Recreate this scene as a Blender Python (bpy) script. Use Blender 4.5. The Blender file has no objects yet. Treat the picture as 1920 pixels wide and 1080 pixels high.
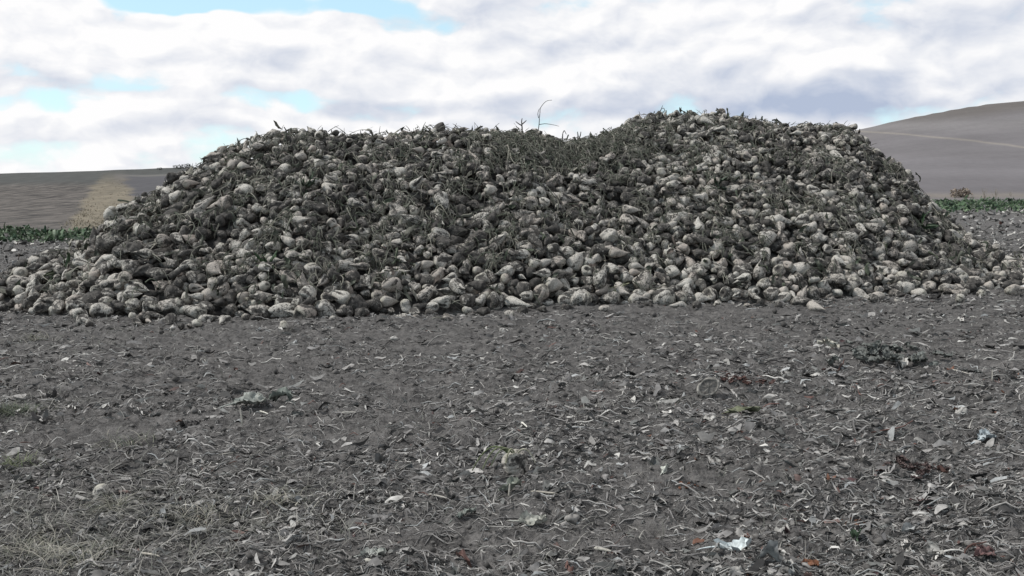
import bpy, math, random
import numpy as np
from mathutils import Vector, Matrix

SEED = 7
rng = np.random.default_rng(SEED)
random.seed(SEED)
scene = bpy.context.scene
COL = scene.collection
PI = math.pi

# ------------------------------------------------------------------ camera
CAM_H, FPX, HORIZ = 1.2, 1800.0, 345.0
PITCH = math.atan((540.0 - HORIZ) / FPX)
CP, SP = math.cos(PITCH), math.sin(PITCH)

cam_d = bpy.data.cameras.new('camera')
cam = bpy.data.objects.new('camera', cam_d)
COL.objects.link(cam)
cam_d.sensor_width = 36.0
cam_d.lens = 36.0 * FPX / 1920.0
cam_d.clip_start, cam_d.clip_end = 0.05, 8000.0
cam.location = (0, 0, CAM_H)
cam.rotation_euler = (PI / 2 - PITCH, 0, 0)
scene.camera = cam


def pix(u, v):
    """photo pixel -> (X/Y, (Z-cam)/Y)"""
    u = np.asarray(u, float); v = np.asarray(v, float)
    x = (u - 960.0) / FPX
    up = (540.0 - v) / FPX
    fy = CP + up * SP
    fz = -SP + up * CP
    return x / fy, fz / fy


def project(P):
    """world points -> photo pixel u, v and depth"""
    X, Y, Z = P[..., 0], P[..., 1], P[..., 2] - CAM_H
    d = Y * CP - Z * SP
    up = Y * SP + Z * CP
    return 960.0 + FPX * X / d, 540.0 - FPX * up / d, d


# ------------------------------------------------------------------ noise
_perm = np.random.default_rng(3).permutation(512)
_perm = np.concatenate([_perm, _perm, _perm[:8]])
_ga = np.random.default_rng(4).uniform(0, 2 * PI, 512)
_gx, _gy = np.cos(_ga), np.sin(_ga)


def perlin(x, y):
    x = np.asarray(x, float); y = np.asarray(y, float)
    xi = np.floor(x).astype(np.int64); yi = np.floor(y).astype(np.int64)
    xf, yf = x - xi, y - yi
    xi &= 511; yi &= 511
    u = xf * xf * xf * (xf * (xf * 6 - 15) + 10)
    w = yf * yf * yf * (yf * (yf * 6 - 15) + 10)

    def g(ix, iy, fx, fy):
        h = _perm[(_perm[ix & 511] + iy) & 511]
        return _gx[h] * fx + _gy[h] * fy
    a = g(xi, yi, xf, yf); b = g(xi + 1, yi, xf - 1, yf)
    c = g(xi, yi + 1, xf, yf - 1); d = g(xi + 1, yi + 1, xf - 1, yf - 1)
    return (a + u * (b - a)) * (1 - w) + (c + u * (d - c)) * w


def fbm(x, y, octv=4, gain=0.5):
    t, a, f = 0.0, 1.0, 1.0
    for k in range(octv):
        t = t + a * perlin(x * f + 17.3 * k, y * f - 9.1 * k)
        a *= gain; f *= 2.03
    return t


def sstep(e0, e1, x):
    t = np.clip((x - e0) / (e1 - e0), 0, 1)
    return t * t * (3 - 2 * t)


# ------------------------------------------------------------------ heap shape
FOOT = [(-260, 560), (-120, 570), (-30, 582), (40, 590), (150, 600), (300, 597), (450, 596), (560, 602), (700, 590),
        (850, 585), (1000, 581), (1150, 577), (1300, 571), (1450, 571), (1600, 562), (1750, 552), (1920, 546), (2100, 540), (2300, 530)]
RIDGE = [(-260, 560, 9.6), (-120, 548, 9.6), (-30, 528, 9.7), (40, 500, 9.8), (80, 484, 9.9), (150, 466, 10.1), (190, 436, 10.2), (240, 381, 10.4), (300, 361, 10.7),
         (335, 334, 10.8), (370, 316, 10.9), (400, 296, 11.0), (430, 279, 11.1), (480, 262, 11.3), (530, 250, 11.4), (600, 253, 11.5),
         (640, 259, 11.5), (700, 259, 11.6), (770, 252, 11.8), (820, 242, 11.9), (870, 247, 12.0), (920, 250, 12.1), (1000, 248, 12.2),
         (1030, 262, 12.3), (1060, 268, 12.5), (1120, 264, 13.0), (1160, 243, 13.5), (1190, 223, 13.8), (1240, 215, 14.0), (1330, 215, 14.1),
         (1400, 225, 14.1), (1460, 238, 14.1), (1500, 241, 14.1), (1560, 238, 14.05), (1596, 240, 14.0), (1618, 262, 13.9), (1650, 296, 13.7), (1690, 318, 13.5),
         (1720, 356, 13.3), (1760, 401, 13.1), (1800, 436, 12.9), (1850, 468, 12.8), (1920, 490, 12.6), (2000, 503, 12.4), (2120, 525, 12.2), (2300, 550, 12.0)]
fa, fe = pix([p[0] for p in FOOT], [p[1] for p in FOOT])
fD = -CAM_H / fe
ra, re_ = pix([p[0] for p in RIDGE], [p[1] for p in RIDGE])
rD = np.array([p[2] for p in RIDGE])
rZ = np.maximum(CAM_H + re_ * rD - 0.05, 0.0)


def heap(X, Y):
    """height of the heap's mean surface, 0 outside it"""
    X = np.asarray(X, float); Y = np.asarray(Y, float)
    Ys = np.maximum(Y, 0.5)
    a = X / Ys
    Df = np.interp(a, fa, fD); Dr = np.interp(a, ra, rD); Zr = np.interp(a, ra, rZ)
    t = (Ys - Df) / np.maximum(Dr - Df, 0.1)
    f = 1 - np.maximum(1 - np.clip(t, 0, 1), 0) ** 1.35
    fr = Zr * f
    back = Zr - (Ys - Dr) * 0.75 * sstep(0.0, 0.5, Ys - Dr)
    z = np.where(t <= 1, fr, back)
    z = np.where((t <= 0) | (Y < 2), 0, z)
    lump = 0.10 * perlin(X * 1.3 + 5, Y * 1.3) + 0.05 * perlin(X * 3.1, Y * 3.1 + 8)
    z = z + lump * sstep(0.1, 0.7, z) * (1 - 0.6 * sstep(0.8, 1.0, t) * (t < 1.1))
    return np.maximum(z, 0)


# ------------------------------------------------------------------ land shape
L_U = [-400, 0, 150, 360, 600, 900, 1150, 1400, 1605, 1700, 1800, 1920, 2100, 2500]
L_V = [328, 325, 321, 313, 318, 312, 296, 270, 244, 222, 203, 185, 160, 130]
la, le = pix(L_U, L_V)
L_S = np.interp([-400, 0, 400, 1000, 1600, 2500], [-400, 400, 1000, 1600, 2500], [110, 120, 180, 300, 340])
L_S = np.array([110, 110, 112, 120, 150, 180, 230, 280, 300, 300, 305, 310, 320, 340], float)
L_B = np.array([24, 24, 24, 26, 32, 45, 60, 70, 78, 80, 80, 80, 80, 80], float)


def land(X, Y):
    X = np.asarray(X, float); Y = np.asarray(Y, float)
    D = np.maximum(Y, 1.0)
    a = np.clip(X / D, la[0], la[-1])
    S = np.interp(a, la, L_S); B = np.interp(a, la, L_B); E = np.interp(a, la, le)
    e0 = -CAM_H / B
    t = np.log(np.maximum(D, B) / B) / np.log(S / B)
    t1 = np.clip(t, 0, 1)
    e = e0 + (E - e0) * (0.72 * t1 + 0.28 * t1 * t1)
    z = CAM_H + e * np.maximum(D, B)
    zs = CAM_H + E * S
    z = np.where(D > S, zs - (D - S) * 0.04 - 0.0006 * (D - S) ** 2 * 0.2, z)
    z = np.where(D <= B, 0.0, np.maximum(z, -60.0))
    return np.where(Y < 5, 0.0, z)


def micro(X, Y):
    """small relief of the bare soil"""
    near = 1 - sstep(18, 40, np.hypot(X, Y))
    z = 0.022 * perlin(X * 0.9, Y * 1.7 + 3) + 0.030 * fbm(X * 3.0, Y * 5.0, 3, .55)
    z = z + 0.034 * np.abs(fbm(X * 6.5, Y * 10.0, 4, .62)) + 0.010 * perlin(X * 31, Y * 33)
    ruts = 0.022 * np.sin(Y * 7.0 + 2.2 * perlin(X * 0.25, Y * 0.4)) * sstep(-0.2, 0.4, perlin(X * .35 + 9, Y * .5))
    return (z + ruts) * near


def ground(X, Y):
    g = land(X, Y) + micro(X, Y)
    h = heap(X, Y)
    return np.where(h > 0.16, np.maximum(g, h - 0.15), g)


# ------------------------------------------------------------------ mesh helpers
def make_mesh(name, V, F, mats, attrs=None, smooth=True):
    """V (n,3), F (m,k) with k = 3 or 4 (or a list of such arrays)"""
    Fs = F if isinstance(F, list) else [F]
    me = bpy.data.meshes.new(name)
    V = np.ascontiguousarray(V, np.float32)
    me.vertices.add(len(V)); me.vertices.foreach_set('co', V.ravel())
    nl = sum(f.size for f in Fs); npoly = sum(len(f) for f in Fs)
    me.loops.add(nl); me.polygons.add(npoly)
    me.loops.foreach_set('vertex_index', np.concatenate([f.ravel() for f in Fs]).astype(np.int32))
    tot = np.concatenate([np.full(len(f), f.shape[1], np.int32) for f in Fs])
    st = np.concatenate([[0], np.cumsum(tot)[:-1]]).astype(np.int32)
    me.polygons.foreach_set('loop_start', st)
    try:
        me.polygons.foreach_set('loop_total', tot)
    except Exception:
        pass
    me.polygons.foreach_set('use_smooth', np.full(npoly, smooth))
    for k, (typ, data) in (attrs or {}).items():
        at = me.attributes.new(k, typ, 'POINT')
        data = np.ascontiguousarray(data, np.float32)
        at.data.foreach_set({'FLOAT': 'value', 'FLOAT_VECTOR': 'vector', 'FLOAT_COLOR': 'color'}[typ], data.ravel())
    for m in (mats if isinstance(mats, list) else [mats]):
        me.materials.append(m)
    me.update(calc_edges=True)
    return me


def obj(name, me, parent=None):
    o = bpy.data.objects.new(name, me)
    COL.objects.link(o)
    if parent is not None:
        o.parent = parent
    return o


def tag(o, label=None, cat=None, group=None, kind=None):
    if label: o['label'] = label
    if cat: o['category'] = cat
    if group: o['group'] = group
    if kind: o['kind'] = kind
    return o


def rgba(c):
    c = np.asarray(c, float)
    return np.concatenate([c, np.ones(c.shape[:-1] + (1,))], -1)


def tubes(P, R, ns=3, col=None):
    """P (N,K,3) centre lines, R (N,K) radii -> V, F, colours"""
    N, K, _ = P.shape
    T = np.gradient(P, axis=1)
    T /= np.linalg.norm(T, axis=2, keepdims=True) + 1e-9
    up = np.tile(np.array([0.13, 0.21, 0.97]), (N, 1))
    flat = np.abs((T.mean(1) * up).sum(1)) > 0.85
    up[flat] = [0.97, 0.2, 0.13]
    A = np.cross(T, up[:, None, :]); A /= np.linalg.norm(A, axis=2, keepdims=True) + 1e-9
    B = np.cross(A, T)
    th = np.arange(ns) * 2 * PI / ns
    V = P[:, :, None, :] + R[:, :, None, None] * (np.cos(th)[None, None, :, None] * A[:, :, None, :] + np.sin(th)[None, None, :, None] * B[:, :, None, :])
    idx = np.arange(N * K * ns).reshape(N, K, ns)
    a = idx[:, :-1, :]; b = np.roll(a, -1, 2); d = idx[:, 1:, :]; c = np.roll(d, -1, 2)
    F = np.stack([a, b, c, d], -1).reshape(-1, 4)
    C = None
    if col is not None:
        C = np.repeat(col, K * ns, axis=0)
    return V.reshape(-1, 3), F, C


def ribbons(P, W, side, col=None):
    """flat blades: P (N,K,3), half widths W (N,K), side (N,3)"""
    N, K, _ = P.shape
    V = np.stack([P - W[..., None] * side[:, None, :], P + W[..., None] * side[:, None, :]], 2)
    idx = np.arange(N * K * 2).reshape(N, K, 2)
    F = np.stack([idx[:, :-1, 0], idx[:, :-1, 1], idx[:, 1:, 1], idx[:, 1:, 0]], -1).reshape(-1, 4)
    C = np.repeat(col, K * 2, axis=0) if col is not None else None
    return V.reshape(-1, 3), F, C


def patches(C0, X, Y, Z, ln, wd, curl, crum, r, n=6, m=5, col=None, jag=0.25):
    """crumpled leaf blades; centre, frame (N,3 each), length, width, curl, crumple"""
    N = len(C0)
    s = np.linspace(-1, 1, n)[None, :, None]; t = np.linspace(-1, 1, m)[None, None, :]
    prof = np.clip(1 - np.abs(s) ** 2.2, 0, 1) ** 0.6 * 0.95 + 0.05
    prof = prof * (1 + jag * r.normal(size=(N, n, 1)))
    lx = s * ln[:, None, None] * 0.5 + 0 * t + ln[:, None, None] * .05 * r.normal(size=(N, n, m))
    ly = t * prof * wd[:, None, None] * 0.5 * (1 + jag * r.normal(size=(N, n, m)))
    ph = r.uniform(0, 6.28, (N, 3, 1, 1))
    lz = curl[:, None, None] * wd[:, None, None] * (t ** 2) * 0.6 + curl[:, None, None] * ln[:, None, None] * .25 * np.sin(s * 2.2 + ph[:, 0])
    lz = lz + crum[:, None, None] * wd[:, None, None] * (0.35 * np.sin(s * 4 + ph[:, 1] + 2 * t) + 0.3 * np.sin(t * 5 + ph[:, 2]) + 0.28 * r.normal(size=(N, n, m)))
    V = C0[:, None, None, :] + lx[..., None] * X[:, None, None, :] + ly[..., None] * Y[:, None, None, :] + lz[..., None] * Z[:, None, None, :]
    idx = np.arange(N * n * m).reshape(N, n, m)
    F = np.stack([idx[:, :-1, :-1], idx[:, 1:, :-1], idx[:, 1:, 1:], idx[:, :-1, 1:]], -1).reshape(-1, 4)
    Cc = None
    if col is not None:
        mid = np.exp(-(t / 0.22) ** 2) * 0.25 + 1.0 + 0 * s
        Cc = (col[:, None, None, :] * mid[..., None] * (1 + .18 * r.normal(size=(N, n, m, 1)))).reshape(-1, 3)
    return V.reshape(-1, 3), F, None if Cc is None else np.clip(Cc, 0.004, 1)


def frames(r, N, tilt):
    """random heading frames near the horizontal; tilt in radians (std)"""
    h = r.uniform(0, 2 * PI, N)
    X = np.stack([np.cos(h), np.sin(h), np.tan(np.clip(r.normal(0, tilt, N), -1.2, 1.2))], -1)
    X /= np.linalg.norm(X, axis=1, keepdims=True)
    Z0 = np.stack([r.normal(0, tilt, N), r.normal(0, tilt, N), np.ones(N)], -1)
    Y = np.cross(Z0, X); Y /= np.linalg.norm(Y, axis=1, keepdims=True)
    Z = np.cross(X, Y)
    return X, Y, Z


class Bag:
    """collects pieces of one mesh"""
    def __init__(self):
        self.V, self.F, self.C, self.n = [], [], [], 0

    def add(self, V, F, C):
        self.V.append(V); self.F.append(F + self.n); self.C.append(C); self.n += len(V)

    def build(self, name, mat, parent=None, smooth=True):
        quads = [f for f in self.F if f.shape[1] == 4]; tris = [f for f in self.F if f.shape[1] == 3]
        Fs = ([np.concatenate(quads)] if quads else []) + ([np.concatenate(tris)] if tris else [])
        me = make_mesh(name, np.concatenate(self.V), Fs, mat, {'col': ('FLOAT_COLOR', rgba(np.concatenate(self.C)))}, smooth)
        return obj(name, me, parent)


# ------------------------------------------------------------------ materials
def new_mat(name):
    m = bpy.data.materials.new(name); m.use_nodes = True
    nt = m.node_tree; nt.nodes.clear()
    out = nt.nodes.new('ShaderNodeOutputMaterial'); bs = nt.nodes.new('ShaderNodeBsdfPrincipled')
    nt.links.new(bs.outputs[0], out.inputs[0])
    bs.inputs['Specular IOR Level'].default_value = 0.25
    return m, nt, bs


class NT:
    def __init__(self, nt): self.nt = nt

    def n(self, typ, **kw):
        nd = self.nt.nodes.new(typ)
        for k, v in kw.items(): setattr(nd, k, v)
        return nd

    def put(self, sock, val):
        if hasattr(val, 'is_output') or isinstance(val, bpy.types.NodeSocket): self.nt.links.new(val, sock)
        else: sock.default_value = val

    def math(self, op, a, b=None, c=None, clamp=False):
        nd = self.n('ShaderNodeMath', operation=op, use_clamp=clamp)
        self.put(nd.inputs[0], a)
        if b is not None: self.put(nd.inputs[1], b)
        if c is not None: self.put(nd.inputs[2], c)
        return nd.outputs[0]

    def ramp(self, val, a, b, lo=0.0, hi=1.0, smooth=True):
        nd = self.n('ShaderNodeMapRange', interpolation_type='SMOOTHSTEP' if smooth else 'LINEAR')
        self.put(nd.inputs['Value'], val)
        nd.inputs['From Min'].default_value = a; nd.inputs['From Max'].default_value = b
        nd.inputs['To Min'].default_value = lo; nd.inputs['To Max'].default_value = hi
        return nd.outputs[0]

    def mix(self, f, a, b, blend='MIX'):
        nd = self.n('ShaderNodeMix', data_type='RGBA', blend_type=blend)
        self.put(nd.inputs[0], f)
        for s, v in ((nd.inputs[6], a), (nd.inputs[7], b)):
            if isinstance(v, (tuple, list)): s.default_value = (*v, 1)
            else: self.nt.links.new(v, s)
        return nd.outputs[2]

    def noise(self, vec, scale, detail=4, rough=0.55, dist=0.0):
        nd = self.n('ShaderNodeTexNoise')
        if vec is not None: self.nt.links.new(vec, nd.inputs['Vector'])
        nd.inputs['Scale'].default_value = scale; nd.inputs['Detail'].default_value = detail
        nd.inputs['Roughness'].default_value = rough; nd.inputs['Distortion'].default_value = dist
        return nd.outputs[0]

    def attr(self, name, out='Fac'):
        return self.n('ShaderNodeAttribute', attribute_name=name).outputs[out]

    def mapping(self, vec, scale):
        nd = self.n('ShaderNodeMapping'); self.nt.links.new(vec, nd.inputs[0]); nd.inputs['Scale'].default_value = scale
        return nd.outputs[0]

    def bump(self, h, strength, dist):
        nd = self.n('ShaderNodeBump'); self.nt.links.new(h, nd.inputs['Height'])
        nd.inputs['Strength'].default_value = strength; nd.inputs['Distance'].default_value = dist
        return nd.outputs[0]


def beet_material():
    m, nt, bs = new_mat('beet_skin'); g = NT(nt)
    co = g.attr('bco', 'Vector'); tone = g.attr('tone'); dirt_dark = g.attr('dirt_dark'); crown = g.attr('crown'); tint = g.attr('tint')
    blot = g.noise(co, 15, 5, 0.6, 0.9)
    strk = g.noise(g.mapping(co, (58, 58, 13)), 1.0, 5, 0.65, 1.0)
    ringn = g.noise(g.mapping(co, (10, 10, 75)), 1.0, 3, 0.6)
    fine = g.noise(co, 95, 3, 0.6)
    s = g.math('ADD', g.math('MULTIPLY', blot, 0.62), g.math('MULTIPLY', strk, 0.38))
    s = g.math('ADD', s, g.math('MULTIPLY', g.math('SUBTRACT', ringn, .5), 0.16))
    s = g.math('ADD', s, g.math('MULTIPLY', g.math('SUBTRACT', fine, 0.5), 0.22))
    s = g.math('ADD', s, g.math('MULTIPLY', g.math('SUBTRACT', tone, 0.5), 0.36))
    s = g.math('ADD', s, g.math('MULTIPLY', dirt_dark, 0.32))
    mud = g.ramp(s, 0.445, 0.59)
    pale = g.mix(tint, (0.52, 0.495, 0.445), (0.40, 0.345, 0.30))
    pale = g.mix(g.ramp(fine, 0.35, 0.7), pale, (0.25, 0.235, 0.21))
    crowncol = g.mix(g.ramp(blot, 0.42, 0.6), (0.40, 0.38, 0.32), (0.09, 0.085, 0.07))
    base = g.mix(g.math('MULTIPLY', crown, 0.75), pale, crowncol)
    dust = g.noise(co, 30, 3, 0.6)
    mudc = g.mix(g.ramp(dust, 0.35, 0.65), (0.030, 0.028, 0.026), (0.090, 0.083, 0.075))
    nt.links.new(g.mix(mud, base, mudc), bs.inputs['Base Color'])
    bs.inputs['Roughness'].default_value = 0.82
    h = g.math('ADD', g.math('MULTIPLY', fine, 0.5), g.math('ADD', g.math('MULTIPLY', mud, 0.45), g.math('MULTIPLY', ringn, .6)))
    nt.links.new(g.bump(h, 0.85, 0.010), bs.inputs['Normal'])
    return m


def litter_material(name, rough=0.8, var=0.35, scale=60):
    m, nt, bs = new_mat(name); g = NT(nt)
    c = g.attr('col', 'Color')
    tc = g.n('ShaderNodeTexCoord').outputs['Object']
    nz = g.noise(tc, scale, 3, 0.6)
    f = g.ramp(nz, 0.3, 0.7, 1 - var, 1 + var, False)
    mx = g.n('ShaderNodeVectorMath', operation='SCALE')
    nt.links.new(c, mx.inputs[0]); nt.links.new(f, mx.inputs['Scale'])
    nt.links.new(mx.outputs[0], bs.inputs['Base Color'])
    bs.inputs['Roughness'].default_value = rough
    return m


def soil_material():
    m, nt, bs = new_mat('soil'); g = NT(nt)
    tc = g.n('ShaderNodeTexCoord').outputs['Object']
    field = g.attr('field', 'Color'); soilf = g.attr('soil')
    big = g.noise(tc, 0.9, 4, 0.6); mid = g.noise(g.mapping(tc, (7, 11, 9)), 1.0, 5, 0.65, .5); fin = g.noise(tc, 55, 4, 0.7); gr = g.noise(tc, 210, 2, .6)
    v = g.math('ADD', g.math('MULTIPLY', mid, 0.5), g.math('ADD', g.math('MULTIPLY', fin, 0.35), g.math('MULTIPLY', gr, .25)))
    c = g.mix(g.ramp(v, 0.40, 0.70), (0.024, 0.023, 0.0225), (0.190, 0.180, 0.171))
    c = g.mix(g.ramp(big, 0.35, 0.7, 0.0, 0.45), c, (0.120, 0.114, 0.109))
    bits = g.n('ShaderNodeTexVoronoi'); nt.links.new(g.mapping(tc, (30, 60, 30)), bits.inputs['Vector']); bits.inputs['Scale'].default_value = 1.0
    flake = g.math('MULTIPLY', g.ramp(bits.outputs['Distance'], 0.16, 0.08), g.ramp(g.noise(tc, 5.0, 3), 0.47, 0.6))
    c = g.mix(g.math('MULTIPLY', flake, .55), c, (0.24, 0.225, 0.20))
    # far fields: furrow texture over the field's own colour
    fr = g.noise(g.mapping(tc, (2.4, 0.33, 0.4)), 1.0, 5, 0.75); fb = g.noise(tc, 0.06, 4, .6)
    rough_f = g.attr('stub')
    k = g.math('ADD', 1.0, g.math('MULTIPLY', g.math('SUBTRACT', fr, 0.5), g.math('ADD', 0.75, g.math('MULTIPLY', rough_f, 6.5))))
    k = g.math('ADD', k, g.math('MULTIPLY', g.math('SUBTRACT', fb, .5), 0.6))
    sc = g.n('ShaderNodeVectorMath', operation='SCALE'); nt.links.new(field, sc.inputs[0]); nt.links.new(k, sc.inputs['Scale'])
    nt.links.new(g.mix(soilf, sc.outputs[0], c), bs.inputs['Base Color'])
    bs.inputs['Roughness'].default_value = 0.92
    h = g.math('ADD', g.math('MULTIPLY', mid, 0.8), g.math('ADD', g.math('MULTIPLY', fin, 0.35), g.math('MULTIPLY', gr, .12)))
    bp = g.n('ShaderNodeBump'); nt.links.new(h, bp.inputs['Height']); bp.inputs['Distance'].default_value = 0.05
    nt.links.new(g.math('MULTIPLY', soilf, 0.9), bp.inputs['Strength'])
    nt.links.new(bp.outputs[0], bs.inputs['Normal'])
    return m


M_BEET = beet_material()
M_LIT = litter_material('dry_litter')
M_LEAF = litter_material('leaf_blade', 0.6, 0.3, 45)
M_GRASS = litter_material('grass_blade', 0.7, 0.25, 20)
M_SOIL = soil_material()

# ------------------------------------------------------------------ ground sheet (soil, heap core, far fields)
def build_ground():
    A = np.concatenate([np.linspace(-PI, -0.70, 60, endpoint=False), np.linspace(-0.70, 0.70, 1100), np.linspace(0.70, PI, 61)[1:-1]])
    r = [0.3]
    while r[-1] < 4000:
        q = r[-1]
        r.append(q * (1.10 if q < 2 else 1.0052 if q < 13 else 1.018 if q < 60 else 1.012 if q < 340 else 1.12))
    r = np.array(r)
    TH, RR = np.meshgrid(A, r)
    X, Y = RR * np.sin(TH), RR * np.cos(TH)
    Z = ground(X, Y)
    n, m = X.shape
    V = np.stack([X, Y, Z], -1).reshape(-1, 3)
    V = np.vstack([V, [[0, 0, 0]]])
    idx = np.arange(n * m).reshape(n, m)
    i2 = np.roll(idx, -1, 1)
    F = np.stack([idx[:-1], i2[:-1], i2[1:], idx[1:]], -1).reshape(-1, 4)
    F = F[:, ::-1]
    T = np.stack([np.full(m, n * m), i2[0], idx[0]], -1)[:, ::-1]
    # field colours laid out on the land
    x, y, z = V[:, 0], V[:, 1], V[:, 2]
    D = np.maximum(y, 1.0); a = x / D
    e = (z - CAM_H) / D
    wob = 0.0022 * fbm(a * 9, e * 30, 3)
    vv = 345 - 1800 * (e + wob)                     # elevation of the spot on the hill, in thousandths of slope
    uu = 960 + 1800 * (a + 3 * wob)
    soil = 1 - sstep(20, 30, np.where(uu > 900, y * 0.52, y) + 3 * fbm(x * .3, y * .3, 2))
    soil[y < 3] = 1
    field = np.tile(np.array([[0.105, 0.098, 0.097]]), (len(x), 1))
    stub = np.zeros(len(x))
    left = uu < 700

    def paint(mask, c, w=None):
        k = (mask.astype(float) if w is None else w)[:, None]
        field[:] = field * (1 - k) + np.array(c) * k
    # left slope: rough stubble, a darker band at the top, smooth ploughed land to the right of a dry-grass balk
    paint(left, (0.078, 0.068, 0.060)); stub[left] = 1.0
    kb = sstep(352, 338, vv) * left
    paint(left, (0.056, 0.057, 0.053), kb); stub *= 1 - 0.85 * kb
    pl = sstep(212, 226, uu + (vv - 345) * -0.10) * left * sstep(326, 330, vv)
    paint(left, (0.070, 0.067, 0.072), pl); stub *= 1 - 0.85 * pl
    ln = np.exp(-((vv - (331 - 0.02 * (uu - 200))) / 1.4) ** 2) * left * sstep(200, 260, uu)
    paint(left, (0.15, 0.145, 0.125), ln * .7)
    x0 = 190 - (vv - 335) * 0.68; x1 = 236 + (vv - 330) * 0.42
    nb = 14 * fbm(x * .35, y * .12, 3)
    balk = sstep(-9, 9, uu - x0 + nb) * sstep(-14, 10, x1 - uu + nb) * sstep(318, 356, vv) * left
    paint(left, (0.165, 0.140, 0.100), balk * .95); stub = stub * (1 - balk) + 0.22 * balk
    # right hill: smooth bands of ploughed soil
    rt = ~left
    paint(rt, (0.140, 0.130, 0.133))
    top = 345 - 1800 * np.interp(a, la, le)
    dep = vv - top
    paint(rt, (0.112, 0.100, 0.093), sstep(34, 10, dep) * rt * sstep(1560, 1700, uu))
    paint(rt, (0.185, 0.174, 0.172), np.exp(-((vv - (236 - .02 * (uu - 1800))) / 13) ** 2) * rt * .75)
    paint(rt, (0.152, 0.142, 0.147), sstep(292, 304, vv) * rt * .8)
    paint(rt, (0.118, 0.109, 0.113), sstep(318, 345, vv) * rt * .8)
    tr = np.exp(-((vv - (246 + np.clip(uu - 1605, 0, 400) * 0.098 + 2.2 * np.sin(uu * .02))) / 1.5) ** 2) * rt
    paint(rt, (0.24, 0.215, 0.185), tr * .75)
    paint(rt, (0.19, 0.165, 0.135), np.exp(-((vv - 366) / 5) ** 2) * rt * .6)
    me = make_mesh('ground', V, [F, T], M_SOIL, {'field': ('FLOAT_COLOR', rgba(field)), 'soil': ('FLOAT', soil), 'stub': ('FLOAT', stub)})
    tag(obj('ground', me), kind='structure')


build_ground()

# ------------------------------------------------------------------ beets
TYPES = ['round', 'pear', 'long', 'stubby', 'bent', 'lumpy', 'forked']
TPROB = [0.13, 0.29, 0.24, 0.10, 0.10, 0.08, 0.06]


def beet_params(typ, dia, r, L=None):
    """shape numbers of one beet"""
    p = {}
    asp = {'round': r.uniform(1.05, 1.25), 'pear': r.uniform(1.4, 1.9), 'long': r.uniform(1.9, 2.7), 'stubby': r.uniform(1.2, 1.5),
           'bent': r.uniform(1.6, 2.1), 'lumpy': r.uniform(1.2, 1.5), 'forked': r.uniform(1.5, 1.8), 'slice': 0.28, 'prong': 2.6}[typ]
    p['typ'] = typ
    p['R'] = dia / 2
    p['L'] = L if L else dia * asp
    p['q'] = {'stubby': 0.30, 'slice': 0.22}.get(typ, r.uniform(0.40, 0.62))
    p['g'] = {'round': 1.25, 'pear': 0.95, 'long': 0.85, 'stubby': 1.35, 'bent': 0.95, 'lumpy': 1.2, 'forked': 1.3, 'slice': 2.0, 'prong': 0.9}[typ] * r.uniform(.9, 1.1)
    p['h'] = {'round': 0.75, 'pear': 1.3, 'long': 1.35, 'stubby': 0.5, 'bent': 1.05, 'lumpy': 0.7, 'forked': 0.65, 'slice': 0.4, 'prong': 1.0}[typ] * r.uniform(.9, 1.1)
    la_ = 0.11 if typ == 'lumpy' else 0.06
    p['amp'] = r.normal(0, 1, 6) * la_ * np.array([1, 1, .8, .6, .5, .4])
    p['ph'] = r.uniform(0, 2 * PI, 6)
    p['ks'] = r.uniform(0.3, 2.2, 6)
    p['gd'] = r.uniform(0.06, 0.30); p['g0'] = r.uniform(0, 2 * PI); p['tw'] = r.normal(0, 1.0); p['gw'] = r.uniform(.16, .34)
    b = 0.30 if typ == 'bent' else 0.07
    an = r.uniform(0, 2 * PI); mg = abs(r.normal(0, b)) + (0.15 if typ == 'bent' else 0)
    p['bx'], p['by'] = mg * math.cos(an), mg * math.sin(an)
    p['flat'] = r.uniform(0.78, 1.0)
    p['hol'] = r.uniform(0.12, 0.34) if r.random() < 0.16 else 0.0
    p['tone'] = float(np.clip(r.normal(0.55, 0.26), -0.05, 1.1))
    p['tint'] = r.uniform(0, 1) ** 2
    p['off'] = r.uniform(0, 60, 3)
    p['wr'] = r.uniform(0.006, 0.028); p['wk'] = r.uniform(28, 55)
    return p


AMPK = np.array([1, 2, 3, 2, 4, 5])


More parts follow.
